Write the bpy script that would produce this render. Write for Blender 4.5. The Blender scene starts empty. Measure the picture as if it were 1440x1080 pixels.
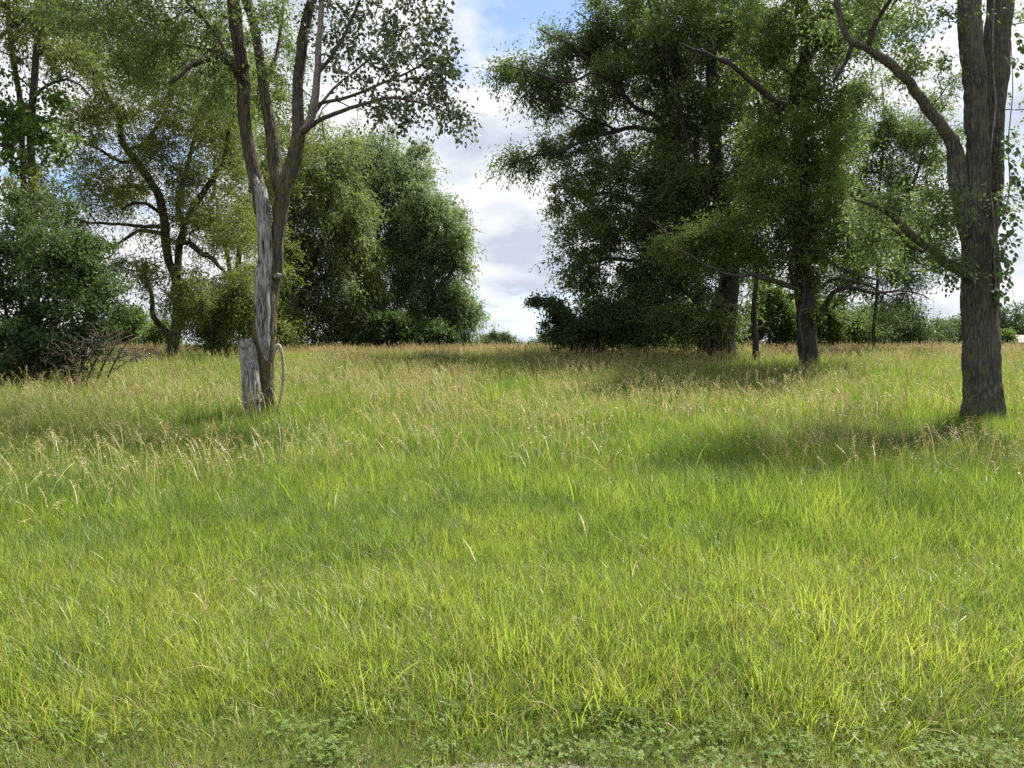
import bpy, math, random
import numpy as np
from mathutils import Vector, Matrix

random.seed(11)
rng = np.random.default_rng(11)
scene = bpy.context.scene
R = math.radians

# ------------------------------------------------------------------ camera
F = 1088.0            # focal length in pixels of the 1440 x 1080 photograph
EYE = 1.65
PITCH = math.atan((540 - 488) / F)
cam_d = bpy.data.cameras.new("camera")
cam_d.sensor_width = 36.0
cam_d.lens = 36.0 * F / 1440.0
cam_d.clip_start = 0.05
cam_d.clip_end = 3000
cam = bpy.data.objects.new("camera", cam_d)
scene.collection.objects.link(cam)
cam.location = (0, 0, EYE)
cam.rotation_euler = (math.pi / 2 - PITCH, 0, 0)
scene.camera = cam

# ------------------------------------------------------------------ sun and sky
SUN_AZ, SUN_EL = R(42), R(57)          # azimuth to the right of the view, elevation
SUN_DIR = Vector((math.sin(SUN_AZ) * math.cos(SUN_EL), math.cos(SUN_AZ) * math.cos(SUN_EL), math.sin(SUN_EL)))
sun_d = bpy.data.lights.new("sun", "SUN")
sun_d.energy = 5.0
sun_d.angle = R(4.5)
sun_d.color = (1.0, 0.95, 0.86)
sun = bpy.data.objects.new("sun", sun_d)
scene.collection.objects.link(sun)
sun.location = SUN_DIR * 60
sun.rotation_euler = SUN_DIR.to_track_quat("Z", "Y").to_euler()

world = bpy.data.worlds.new("World")
scene.world = world
world.use_nodes = True


class NT:
    """Small helper to write node trees."""
    def __init__(s, tree, clear=True):
        s.t = tree
        if clear:
            tree.nodes.clear()

    def n(s, typ, ins=None, **props):
        nd = s.t.nodes.new(typ)
        for k, v in props.items():
            setattr(nd, k, v)
        for k, v in (ins or {}).items():
            sock = nd.inputs[k]
            if isinstance(v, bpy.types.NodeSocket):
                s.t.links.new(v, sock)
            else:
                sock.default_value = v
        return nd

    def math(s, op, a, b=0.0, clamp=False):
        return s.n("ShaderNodeMath", {0: a, 1: b}, operation=op, use_clamp=clamp).outputs[0]

    def ramp(s, fac, stops, interp="LINEAR"):
        nd = s.n("ShaderNodeValToRGB", {0: fac})
        cr = nd.color_ramp
        cr.interpolation = interp
        while len(cr.elements) < len(stops):
            cr.elements.new(0.5)
        for e, (p, c) in zip(cr.elements, stops):
            e.position = p
            e.color = (c, c, c, 1) if isinstance(c, (int, float)) else (*c, 1)
        return nd.outputs[0]

    def mix(s, fac, a, b, blend="MIX"):
        nd = s.n("ShaderNodeMix", data_type="RGBA", blend_type=blend)
        for sock, v in ((nd.inputs[0], fac), (nd.inputs[6], a), (nd.inputs[7], b)):
            if isinstance(v, bpy.types.NodeSocket):
                s.t.links.new(v, sock)
            else:
                sock.default_value = (*v, 1) if isinstance(v, tuple) and len(v) == 3 else v
        return nd.outputs[2]


w = NT(world.node_tree)
sky_tex = w.n("ShaderNodeTexSky", sky_type="NISHITA", sun_disc=False, sun_elevation=SUN_EL, sun_rotation=SUN_AZ,
              air_density=1.0, dust_density=0.6, ozone_density=1.2)
tc = w.n("ShaderNodeTexCoord")
sep = w.n("ShaderNodeSeparateXYZ", {0: tc.outputs["Generated"]})
zc = w.math("ADD", w.math("MAXIMUM", sep.outputs[2], 0.0), 0.30)
cu = w.math("DIVIDE", sep.outputs[0], zc)
cv = w.math("DIVIDE", sep.outputs[1], zc)
cvec = w.n("ShaderNodeCombineXYZ", {0: cu, 1: cv, 2: 11.4}).outputs[0]
cn = w.n("ShaderNodeTexNoise", {"Vector": cvec, "Scale": 1.7, "Detail": 10.0, "Roughness": 0.55, "Distortion": 0.15})
cover = w.ramp(cn.outputs[0], [(0.335, 0.0), (0.455, 1.0)], "EASE")
cn2 = w.n("ShaderNodeTexNoise", {"Vector": w.n("ShaderNodeVectorMath", {0: cvec, 1: (0.05, 0.07, 0.35)}, operation="ADD").outputs[0],
                                 "Scale": 2.6, "Detail": 9.0, "Roughness": 0.55, "Distortion": 0.2})
ccol = w.ramp(cn2.outputs[0], [(0.36, (0.60, 0.67, 0.77)), (0.46, (0.80, 0.85, 0.91)), (0.56, (0.99, 0.99, 1.0))])
ccol10 = w.mix(1.0, ccol, (3.6, 3.6, 3.62), "MULTIPLY")
skyc = w.mix(1.0, sky_tex.outputs[0], (0.60, 0.62, 0.72), "MULTIPLY")
haze_low = w.ramp(sep.outputs[2], [(0.0, 0.75), (0.18, 0.0)])
skyc = w.mix(haze_low, skyc, (3.0, 3.5, 4.0))
bgcol = w.mix(cover, skyc, ccol10)
bg = w.n("ShaderNodeBackground", {"Color": bgcol, "Strength": 0.1})
wo = w.n("ShaderNodeOutputWorld", {"Surface": bg.outputs[0]})

# ------------------------------------------------------------------ exposure and renderer
scene.view_settings.view_transform = "Standard"
scene.view_settings.look = "None"
scene.view_settings.exposure = 1.55
scene.view_settings.gamma = 1.0
scene.view_settings.use_curve_mapping = False
scene.render.engine = "CYCLES"
cy = scene.cycles
cy.max_bounces = 6
cy.diffuse_bounces = 3
cy.glossy_bounces = 2
cy.transmission_bounces = 4
cy.transparent_max_bounces = 4
cy.use_denoising = False
cy.denoiser = "OPENIMAGEDENOISE"
cy.denoising_input_passes = "RGB_ALBEDO_NORMAL"
cy.denoising_prefilter = "NONE"
cy.sample_clamp_indirect = 6.0
cy.caustics_reflective = False
cy.caustics_refractive = False

# ------------------------------------------------------------------ geometry helpers
_cp, _sp = math.cos(PITCH), math.sin(PITCH)


def P(px, py, Y):
    """World point seen at a pixel of the photograph at distance Y along +Y."""
    rx = (np.asarray(px, float) - 720) / F
    ry = -(np.asarray(py, float) - 540) / F
    dy = _cp + ry * _sp
    dz = -_sp + ry * _cp
    k = Y / dy
    return np.stack([rx * k, np.broadcast_to(np.asarray(Y, float), np.shape(k)) * 1.0, EYE + dz * k], -1)


def hash3(i):
    i = i.astype(np.int64)
    h = (i[..., 0] * 73856093) ^ (i[..., 1] * 19349663) ^ (i[..., 2] * 83492791)
    h = (h ^ (h >> 13)) * 1274126177
    h = h ^ (h >> 16)
    return (h & 0xFFFF) / 65535.0


def vnoise(p):
    p = np.asarray(p, float)
    i = np.floor(p)
    f = p - i
    f = f * f * (3 - 2 * f)
    out = 0
    for dx in (0, 1):
        wx = f[..., 0] if dx else 1 - f[..., 0]
        for dy in (0, 1):
            wy = f[..., 1] if dy else 1 - f[..., 1]
            for dz in (0, 1):
                wz = f[..., 2] if dz else 1 - f[..., 2]
                out = out + wx * wy * wz * hash3(i + np.array([dx, dy, dz]))
    return out


def fbm(p, octs=3):
    a, s, t = 0.5, 0.0, 0.0
    p = np.asarray(p, float)
    for _ in range(octs):
        s = s + a * vnoise(p)
        t += a
        a *= 0.5
        p = p * 2.03 + 17.1
    return s / t


_hy = [-60, 2.5, 4, 6, 8, 10, 12.5, 15, 18, 22, 26, 30, 34, 38, 44, 52, 60, 80, 150, 300, 900]
_hz = [-.02, 0, .02, .04, .07, .11, .16, .24, .36, .52, .67, .74, .78, .79, .74, .45, .05, -.8, -2.0, -2.4, -2.4]


def ground_z(x, y):
    x = np.asarray(x, float)
    y = np.asarray(y, float)
    z = np.interp(y, _hy, _hz)
    amp = np.clip((y - 3.5) / 8, 0, 1) * 0.16
    q = np.stack([x * 0.35, y * 0.35, np.zeros_like(x + y) + 0.5], -1)
    return z + amp * (fbm(q, 2) - 0.5)


def norm(v):
    return v / np.maximum(np.linalg.norm(v, axis=-1, keepdims=True), 1e-9)


def mesh_np(name, V, quads=None, tris=None, mat=None, smooth=False, attrs=None, mat_idx=None):
    V = np.asarray(V, np.float32).reshape(-1, 3)
    me = bpy.data.meshes.new(name)
    me.vertices.add(len(V))
    me.vertices.foreach_set("co", V.ravel())
    parts, starts, tot = [], [], 0
    for arr, k in ((quads, 4), (tris, 3)):
        if arr is not None and len(arr):
            a = np.asarray(arr, np.int32).reshape(-1, k)
            parts.append(a.ravel())
            starts.append(tot + np.arange(len(a)) * k)
            tot += a.size
    if parts:
        lv = np.concatenate(parts)
        st = np.concatenate(starts).astype(np.int32)
        me.loops.add(len(lv))
        me.loops.foreach_set("vertex_index", lv)
        me.polygons.add(len(st))
        me.polygons.foreach_set("loop_start", st)
        if mat_idx is not None:
            me.polygons.foreach_set("material_index", np.asarray(mat_idx, np.int32))
        me.polygons.foreach_set("use_smooth", np.full(len(st), smooth))
    for k, v in (attrs or {}).items():
        at = me.attributes.new(k, "FLOAT", "POINT")
        at.data.foreach_set("value", np.asarray(v, np.float32))
    me.update(calc_edges=True)
    for m in (mat if isinstance(mat, (list, tuple)) else [mat]):
        if m is not None:
            me.materials.append(m)
    return me


def link(o, parent=None):
    scene.collection.objects.link(o)
    if parent is not None:
        o.parent = parent
        o.matrix_parent_inverse = Matrix.Translation(-Vector(parent.location))
    return o


def obj(name, me, parent=None, **props):
    o = bpy.data.objects.new(name, me)
    me.name = name
    link(o, parent)
    for k, v in props.items():
        o[k] = v
    return o


def thing(name, loc, label, cat, group=None):
    o = bpy.data.objects.new(name, None)
    o.empty_display_size = 0.3
    o.location = loc
    scene.collection.objects.link(o)
    o["label"] = label
    o["category"] = cat
    if group:
        o["group"] = group
    return o


def tubes(paths, radii, sides, wobble=None, flare=None):
    """Many tapered tubes as (verts, quads): paths is a list of (n,3), radii a list of (n,)."""
    VV, QQ, off = [], [], 0
    lens = np.array([len(p) for p in paths])
    Pts = np.concatenate(paths)
    Rad = np.concatenate(radii)
    ends = np.cumsum(lens)
    st = ends - lens
    T = np.empty_like(Pts)
    T[1:-1] = Pts[2:] - Pts[:-2]
    T[0] = Pts[min(1, len(Pts) - 1)] - Pts[0]
    T[-1] = Pts[-1] - Pts[-2]
    T[st] = Pts[np.minimum(st + 1, len(Pts) - 1)] - Pts[st]
    T[ends - 1] = Pts[ends - 1] - Pts[ends - 2]
    T = norm(T)
    chord = norm(Pts[ends - 1] - Pts[st])
    ref = np.cross(chord, np.array([0.35, 0.9, 0.25]))
    ref = norm(ref)
    ref = np.repeat(ref, lens, axis=0)
    U = norm(np.cross(T, ref))
    W = np.cross(T, U)
    a = np.arange(sides) / sides * 2 * math.pi
    ca, sa = np.cos(a), np.sin(a)
    rr = np.repeat(Rad[:, None], sides, 1)
    ring = Pts[:, None, :] + rr[..., None] * (ca[None, :, None] * U[:, None, :] + sa[None, :, None] * W[:, None, :])
    if wobble is not None:
        out = ca[None, :, None] * U[:, None, :] + sa[None, :, None] * W[:, None, :]
        d = wobble(ring, rr)
        ring = ring + out * d[..., None]
    V = ring.reshape(-1, 3)
    N = len(Pts)
    i = np.arange(N - 1)
    keep = np.ones(N - 1, bool)
    keep[ends[:-1] - 1] = False
    i = i[keep]
    k = np.arange(sides)
    k2 = (k + 1) % sides
    q = np.stack([i[:, None] * sides + k, i[:, None] * sides + k2, (i[:, None] + 1) * sides + k2, (i[:, None] + 1) * sides + k], -1)
    return V, q.reshape(-1, 4)


def catmull(pts, step):
    """Resample control rows (x,y,z,r) with a smooth curve at about the given spacing."""
    A = np.asarray(pts, float)
    E = np.vstack([2 * A[0] - A[1], A, 2 * A[-1] - A[-2]])
    out = []
    for i in range(len(A) - 1):
        p0, p1, p2, p3 = E[i], E[i + 1], E[i + 2], E[i + 3]
        n = max(2, int(np.linalg.norm(p2[:3] - p1[:3]) / step))
        t = (np.arange(n) / n)[:, None]
        out.append(0.5 * (2 * p1 + (p2 - p0) * t + (2 * p0 - 5 * p1 + 4 * p2 - p3) * t ** 2 + (3 * p1 - p0 - 3 * p2 + p3) * t ** 3))
    out.append(A[-1:])
    o = np.concatenate(out)
    o[:, 3] = np.maximum(o[:, 3], 0.002)
    return o


# ------------------------------------------------------------------ materials
def new_mat(name):
    m = bpy.data.materials.new(name)
    m.use_nodes = True
    return m, NT(m.node_tree)


def leaf_mat(name, col, trans=None, tfac=0.38, rough=0.55, spec=0.3, var=0.45):
    m, t = new_mat(name)
    at = t.n("ShaderNodeAttribute", attribute_name="rnd").outputs["Fac"]
    geo = t.n("ShaderNodeNewGeometry")
    nz = t.n("ShaderNodeTexNoise", {"Vector": geo.outputs["Position"], "Scale": 0.55, "Detail": 2.0}).outputs[0]
    lo = tuple(c * (1 - var) for c in col)
    hi = (col[0] * (1 + var * 1.25), col[1] * (1 + var), col[2] * (1 + var * 0.6))
    c = t.ramp(at, [(0.0, lo), (0.6, col), (1.0, hi)])
    c = t.mix(t.math("MULTIPLY", nz, 0.5), c, tuple(x * y for x, y in zip(col, (1.35, 1.15, 0.8))))
    trans = trans or (col[0] * 1.9, col[1] * 2.0, col[2] * 1.1)
    pb = t.n("ShaderNodeBsdfPrincipled", {"Base Color": c, "Roughness": rough, "Specular IOR Level": spec})
    tr = t.n("ShaderNodeBsdfTranslucent", {"Color": t.mix(at, trans, tuple(x * 0.75 for x in trans))})
    mx = t.n("ShaderNodeMixShader", {0: tfac, 1: pb.outputs[0], 2: tr.outputs[0]})
    t.n("ShaderNodeOutputMaterial", {0: mx.outputs[0]})
    return m


def bark_mat(name, dark, light, scale=(16, 16, 2.6), strength=0.9, moss=None, moss_z=None, ridge=0.5, dist=0.03):
    m, t = new_mat(name)
    geo = t.n("ShaderNodeNewGeometry")
    pos = geo.outputs["Position"]
    wn = t.n("ShaderNodeTexNoise", {"Vector": pos, "Scale": 3.0, "Detail": 3.0})
    warp = t.mix(0.06, pos, wn.outputs["Color"])
    mp = t.n("ShaderNodeMapping", {"Vector": warp, "Scale": scale}).outputs[0]
    n1 = t.n("ShaderNodeTexNoise", {"Vector": mp, "Scale": 1.0, "Detail": 6.0, "Roughness": 0.6, "Distortion": 0.6}).outputs[0]
    vo = t.n("ShaderNodeTexVoronoi", {"Vector": mp, "Scale": 1.0}, feature="DISTANCE_TO_EDGE").outputs[0]
    edge = t.ramp(vo, [(0.0, 0.0), (0.28, 1.0)])
    h = t.math("ADD", t.math("MULTIPLY", n1, 0.7), t.math("MULTIPLY", edge, ridge))
    mid = tuple((a + b) / 2 for a, b in zip(dark, light))
    c = t.ramp(h, [(0.30 if ridge > 0.3 else 0.36, dark), (0.42 + 0.4 * ridge if ridge > 0.3 else 0.44, mid), (0.50 + 0.85 * ridge if ridge > 0.3 else 0.56, light)])
    big = t.n("ShaderNodeTexNoise", {"Vector": pos, "Scale": 1.6, "Detail": 4.0, "Roughness": 0.6}).outputs[0]
    c = t.mix(t.ramp(big, [(0.4, 0.0), (0.7, 0.45)]), c, tuple(x * 1.25 for x in light))
    if moss:
        mn = t.n("ShaderNodeTexNoise", {"Vector": pos, "Scale": 5.5, "Detail": 5.0, "Roughness": 0.7}).outputs[0]
        mf = t.ramp(mn, [(0.46, 0.0), (0.60, 0.75)])
        if moss_z:
            sz = t.n("ShaderNodeSeparateXYZ", {0: pos}).outputs[2]
            mr = t.n("ShaderNodeMapRange", {0: sz, 1: moss_z[0], 2: moss_z[1], 3: 1.0, 4: 0.12}).outputs[0]
            mf = t.math("MULTIPLY", mf, mr)
        c = t.mix(mf, c, moss)
    bp = t.n("ShaderNodeBump", {"Height": h, "Strength": strength, "Distance": dist})
    pb = t.n("ShaderNodeBsdfPrincipled", {"Base Color": c, "Roughness": 0.88, "Specular IOR Level": 0.15, "Normal": bp.outputs[0]})
    t.n("ShaderNodeOutputMaterial", {0: pb.outputs[0]})
    return m


M = {}
M["leaf_aspen"] = leaf_mat("leaf_aspen", (0.046, 0.066, 0.034), tfac=0.18, rough=0.45, spec=0.4)
M["leaf_olive"] = leaf_mat("leaf_olive", (0.105, 0.130, 0.036), tfac=0.42)
M["leaf_maple"] = leaf_mat("leaf_maple", (0.070, 0.125, 0.030), tfac=0.42)
M["leaf_bush"] = leaf_mat("leaf_bush", (0.046, 0.080, 0.030), tfac=0.34, rough=0.6, spec=0.18)
M["leaf_willow"] = leaf_mat("leaf_willow", (0.112, 0.146, 0.060), tfac=0.44)
M["leaf_willow_blue"] = leaf_mat("leaf_willow_blue", (0.100, 0.142, 0.072), tfac=0.44)
M["leaf_dark"] = leaf_mat("leaf_dark", (0.084, 0.120, 0.044), tfac=0.44)
M["leaf_mid"] = leaf_mat("leaf_mid", (0.082, 0.120, 0.034), tfac=0.42)
M["leaf_pale"] = leaf_mat("leaf_pale", (0.085, 0.125, 0.052), tfac=0.4)
M["leaf_shrub"] = leaf_mat("leaf_shrub", (0.085, 0.135, 0.035), tfac=0.4)
M["leaf_far"] = leaf_mat("leaf_far", (0.065, 0.105, 0.045), tfac=0.3)
M["leaf_vine"] = leaf_mat("leaf_vine", (0.062, 0.108, 0.042), tfac=0.3, rough=0.65, spec=0.2)
M["bark_mossy"] = bark_mat("bark_mossy", (0.022, 0.019, 0.014), (0.105, 0.092, 0.076), scale=(20, 20, 4.0), moss=(0.14, 0.125, 0.022), moss_z=(1.2, 6.0))
M["bark_dead"] = bark_mat("bark_dead", (0.018, 0.016, 0.015), (0.36, 0.35, 0.33), scale=(34, 34, 2.0), strength=1.0, ridge=0.16)
M["bark_strip"] = bark_mat("bark_strip", (0.026, 0.020, 0.016), (0.105, 0.085, 0.068), scale=(26, 26, 3.0), strength=0.8)
M["bark_big"] = bark_mat("bark_big", (0.027, 0.026, 0.024), (0.105, 0.099, 0.090), scale=(20, 20, 3.6), strength=1.0, moss=(0.11, 0.11, 0.06))
M["bark_dark"] = bark_mat("bark_dark", (0.016, 0.014, 0.012), (0.062, 0.055, 0.046), scale=(14, 14, 2.2))
M["bark_twig"] = bark_mat("bark_twig", (0.030, 0.025, 0.020), (0.10, 0.088, 0.074), scale=(30, 30, 8), strength=0.3)
M["bark_grey_twig"] = bark_mat("bark_grey_twig", (0.09, 0.08, 0.07), (0.26, 0.24, 0.21), scale=(30, 30, 8), strength=0.3)
M["bark_brush"] = bark_mat("bark_brush", (0.035, 0.028, 0.021), (0.11, 0.09, 0.068), scale=(30, 30, 8), strength=0.3)
M["bark_white"] = bark_mat("bark_white", (0.10, 0.085, 0.07), (0.46, 0.42, 0.37), scale=(40, 40, 14), strength=0.3)

# ------------------------------------------------------------------ ground, shoulder, gravel
gy = np.concatenate([np.arange(-12, 2.5, 1.0), np.arange(2.5, 12, 0.18), np.arange(12, 50, 0.7), np.arange(50, 160, 5), np.arange(160, 901, 37)])
gx1 = np.concatenate([np.arange(0, 8, 0.25), np.arange(8, 40, 1.0), np.arange(40, 140, 10), np.arange(140, 901, 76)])
gx = np.concatenate([-gx1[:0:-1], gx1])
GX, GY = np.meshgrid(gx, gy)
GV = np.stack([GX, GY, ground_z(GX, GY)], -1).reshape(-1, 3)
nx, ny = len(gx), len(gy)
ii = (np.arange(ny - 1)[:, None] * nx + np.arange(nx - 1)[None]).ravel()
m, t = new_mat("meadow_soil")
geo = t.n("ShaderNodeNewGeometry")
n1 = t.n("ShaderNodeTexNoise", {"Vector": geo.outputs["Position"], "Scale": 1.3, "Detail": 6.0, "Roughness": 0.65}).outputs[0]
n2 = t.n("ShaderNodeTexNoise", {"Vector": geo.outputs["Position"], "Scale": 28.0, "Detail": 5.0, "Roughness": 0.7}).outputs[0]
c = t.ramp(n1, [(0.35, (0.055, 0.060, 0.022)), (0.65, (0.085, 0.085, 0.035))])
c = t.mix(t.ramp(n2, [(0.45, 0.0), (0.7, 0.8)]), c, (0.11, 0.09, 0.055))
bp = t.n("ShaderNodeBump", {"Height": n2, "Strength": 0.8, "Distance": 0.02})
pb = t.n("ShaderNodeBsdfPrincipled", {"Base Color": c, "Roughness": 0.95, "Specular IOR Level": 0.1, "Normal": bp.outputs[0]})
t.n("ShaderNodeOutputMaterial", {0: pb.outputs[0]})
M["soil"] = m
obj("ground", mesh_np("ground", GV, quads=np.stack([ii, ii + 1, ii + 1 + nx, ii + nx], -1), mat=M["soil"], smooth=True), kind="structure")

m, t = new_mat("shoulder_gravel")
geo = t.n("ShaderNodeNewGeometry")
vo = t.n("ShaderNodeTexVoronoi", {"Vector": geo.outputs["Position"], "Scale": 75.0})
n2 = t.n("ShaderNodeTexNoise", {"Vector": geo.outputs["Position"], "Scale": 9.0, "Detail": 5.0}).outputs[0]
c = t.mix(0.3, t.ramp(n2, [(0.3, (0.085, 0.075, 0.060)), (0.7, (0.17, 0.15, 0.125))]), t.mix(0.85, vo.outputs["Color"], (0.13, 0.12, 0.105)))
bp = t.n("ShaderNodeBump", {"Height": vo.outputs["Distance"], "Strength": 0.7, "Distance": 0.01})
pb = t.n("ShaderNodeBsdfPrincipled", {"Base Color": c, "Roughness": 0.92, "Normal": bp.outputs[0]})
t.n("ShaderNodeOutputMaterial", {0: pb.outputs[0]})
M["gravel"] = m
sx = np.arange(-9, 9.01, 0.06)
edge = 2.93 + 0.07 * (fbm(np.stack([sx * 1.2, sx * 0 + 3, sx * 0], -1), 3) - 0.42) * 2
rows = [np.full_like(sx, -6.0), np.full_like(sx, 1.0), edge - 0.3, edge]
SV = np.concatenate([np.stack([sx, r, ground_z(sx, r) + (0.006 if k < 3 else 0.002)], -1) for k, r in enumerate(rows)])
ns = len(sx)
ii = (np.arange(3)[:, None] * ns + np.arange(ns - 1)[None]).ravel()
obj("road_shoulder", mesh_np("road_shoulder", SV, quads=np.stack([ii, ii + 1, ii + 1 + ns, ii + ns], -1), mat=M["gravel"], smooth=True), kind="structure")

# loose stones on the shoulder: one mass nobody would count
npb = 1100
px_ = rng.uniform(-4.5, 4.5, npb)
py_ = rng.normal(2.93, 0.12, npb)
pr = rng.uniform(0.003, 0.011, npb)
octv = np.array([[1, 0, 0], [0, 1, 0], [-1, 0, 0], [0, -1, 0], [0, 0, 0.7], [0, 0, -0.7]], float)
octf = np.array([[0, 1, 4], [1, 2, 4], [2, 3, 4], [3, 0, 4], [1, 0, 5], [2, 1, 5], [3, 2, 5], [0, 3, 5]])
base = np.stack([px_, py_, ground_z(px_, py_) + 0.006 + pr * 0.3], -1)
VV = base[:, None] + octv[None] * (pr[:, None, None] * rng.uniform(0.6, 1.4, (npb, 6, 1)))
FF = (np.arange(npb)[:, None, None] * 6 + octf[None]).reshape(-1, 3)
obj("gravel", mesh_np("gravel", VV, tris=FF, mat=M["gravel"]), kind="stuff", label="small loose stones along the road edge", category="gravel")


# ------------------------------------------------------------------ trees
class Tree:
    def __init__(s, name, px, Y, label, cat="tree", group=None, twig_mat="bark_twig"):
        s.Y = Y
        g = P(px, 500, Y)
        x = float(g[0])
        s.base = Vector((x, Y, float(ground_z(x, Y)) - 0.05))
        s.root = thing(name, s.base, label, cat, group)
        s.nodes, s.nrad = [], []
        s.anch = []
        s.extra = []
        s.twig_rate, s.twig_len, s.twig_sag = 1.6, 1.0, -0.03
        s.twig_mat = twig_mat

    def pts(s, ctrl):
        """control rows (px, py, half width in px[, depth offset in m])"""
        out = []
        for r in ctrl:
            Y = s.Y + (r[3] if len(r) > 3 else 0)
            p = P(r[0], r[1], Y)
            out.append([*p, r[2] * Y / F])
        return out

    def limb(s, ctrl, mat, name="limb", sides=10, step=0.25, bark=0.0, lump=0.06, node=True, label=None, seed=0.0, buttress=0.0, jag=0.0):
        A = catmull(s.pts(ctrl), step)
        # gentle wander, so no limb is a ruled line
        thin_ = name == "limb"
        amp = np.minimum(A[:, 3] * 0.5, 0.06) + (0.0042 * s.Y if thin_ else 0.0)
        q = A[:, :3] * (2.0 if thin_ else 1.7) + seed
        for k in range(3 if thin_ else 2):
            A[:, k] += amp * (fbm(q + 31.7 * (k + 1), 3) - 0.5) * 1.6
        if thin_:
            L_ = float(np.sum(np.linalg.norm(np.diff(A[:, :3], axis=0), axis=1)))
            for _ in range(int(L_ * s.twig_rate)):
                i = int(rng.integers(max(1, len(A) // 6), len(A)))
                s.twig(A[i, :3], A[i, 3], A[min(i + 1, len(A) - 1), :3] - A[i - 1, :3])

        def wob(ring, rr):
            d = rr * lump * 2.4 * (fbm(ring * np.array([2.2, 2.2, 1.1]) + seed, 2) - 0.5)
            if bark:
                v = fbm(ring * np.array([17, 17, 4.0]) + seed, 3)
                d = d + bark * (np.abs(v - 0.5) * 5 - 0.6)
            if buttress:
                hgt = ring[..., 2] - s.base.z
                ang = np.arctan2(ring[..., 1] - s.base.y, ring[..., 0] - s.base.x)
                d = d + buttress * np.exp(-np.maximum(hgt, 0) / 0.28) * (0.7 + 0.5 * np.cos(ang * 5 + seed))
            return d
        V, Q = tubes([A[:, :3]], [A[:, 3]], sides, wob)
        # close both ends
        n = len(A)
        if jag:
            jr = rng.uniform(-0.9, 1.0, sides)
            jr = jr + np.roll(jr, 1) * 0.6
            for q_, f_ in ((3, 0.25), (2, 0.6), (1, 1.0)):
                V[(n - q_) * sides:(n - q_ + 1) * sides, 2] += jr * jag * f_
        V = np.vstack([V, A[0:1, :3], A[-1:, :3]])
        k = np.arange(sides)
        k2 = (k + 1) % sides
        T = np.concatenate([np.stack([k2, k, np.full(sides, n * sides)], -1),
                            np.stack([(n - 1) * sides + k, (n - 1) * sides + k2, np.full(sides, n * sides + 1)], -1)])
        o = obj(name, mesh_np(name, V, quads=Q, tris=T, mat=M[mat], smooth=True), s.root)
        if label:
            o["label"] = label
        if node:
            sp = max(1, int(0.22 / step))
            for r in A[::sp]:
                s.nodes.append(r[:3])
                s.nrad.append(r[3])
        return A

    def twig(s, p0, r0, along, depth=0, L=None):
        """A kinked side twig, with smaller ones of its own."""
        L = L or rng.uniform(0.35, 1.1) * s.twig_len
        n = 7
        d = norm(norm(along) * 0.5 + rng.normal(size=3) * 0.8 + np.array([0, 0, rng.uniform(-.5, .35)]))
        p, pts = np.array(p0, float), [np.array(p0, float)]
        for k in range(n):
            d = norm(d + rng.normal(size=3) * 0.26 + np.array([0, 0, s.twig_sag]))
            p = p + d * L / n
            pts.append(p)
        r = min(r0 * 0.45, 0.004 + 0.008 * L) * np.linspace(1, 0.25, n + 1)
        s.extra.append((np.array(pts), np.maximum(r, 0.0022)))
        if depth < 1:
            for _ in range(int(rng.integers(1, 4))):
                i = int(rng.integers(2, n))
                s.twig(pts[i], r[i] * 1.6, d, depth + 1, L * rng.uniform(0.3, 0.6))

    def blob(s, px, py, rx, ry, n, dY=0.0, rY=None, gate=0.42, gs=0.9, shell=2.4):
        Y = s.Y + dY
        c = P(px, py, Y)
        k = Y / F
        rY = rY if rY is not None else (rx + ry) * 0.5 * k
        rad = np.array([rx * k, rY, ry * k])
        got = 0
        for _ in range(12):
            d = norm(rng.normal(size=(n * 3, 3)))
            p = c + d * rad * (rng.uniform(0, 1, (n * 3, 1)) ** (1 / shell))
            keep = fbm(p * gs + 5.3 * s.Y, 2) > gate
            keep &= p[:, 2] > ground_z(p[:, 0], p[:, 1]) + 0.25
            p = p[keep][: n - got]
            s.anch.extend(p)
            got += len(p)
            if got >= n:
                break

    def grow(s, step=0.3, up=0.45, bulge=0.12, jit=0.07, tip=0.004, maxr=0.05, sides=4, twigs=True, power=0.5):
        A = np.array(s.anch)
        pos = np.zeros((len(s.nodes) + len(A) * 40, 3))
        par = np.full(len(pos), -1)
        n = n0 = len(s.nodes)
        pos[:n] = np.array(s.nodes)
        if len(A) * n0 > 0:
            d0 = np.array([np.min(np.sum((pos[:n0] - a) ** 2, 1)) for a in A])
            A = A[np.argsort(d0 * rng.uniform(0.7, 1.3, len(d0)))]
        paths = []
        for a in A:
            v = pos[:n] - a
            d = np.sqrt(np.sum(v * v, 1)) + up * np.maximum(0, v[:, 2])
            j = int(np.argmin(d))
            q = pos[j]
            L = float(np.linalg.norm(a - q))
            k = min(38, max(2, int(L / step)))
            t = (np.arange(1, k + 1) / k)[:, None]
            p = q + (a - q) * t
            p[:, 2] += (bulge * L * np.sin(math.pi * t[:, 0]))
            off = rng.normal(size=3) * jit * L
            off2 = rng.normal(size=3) * jit * 0.5 * L
            p += off * np.sin(math.pi * t) + off2 * np.sin(2 * math.pi * t)
            pos[n:n + k] = p
            par[n] = j
            par[n + 1:n + k] = np.arange(n, n + k - 1)
            paths.append([j] + list(range(n, n + k)))
            n += k
        pos, par = pos[:n], par[:n]
        cnt = np.zeros(n)
        for p in paths:
            cnt[p[-1]] += 1
        for i in range(n - 1, n0 - 1, -1):
            cnt[par[i]] += cnt[i]
        rad = np.minimum(tip * np.maximum(cnt, 1) ** power, maxr)
        if n0:
            pass
        s.pos, s.par, s.cnt, s.n0 = pos, par, cnt, n0
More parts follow.
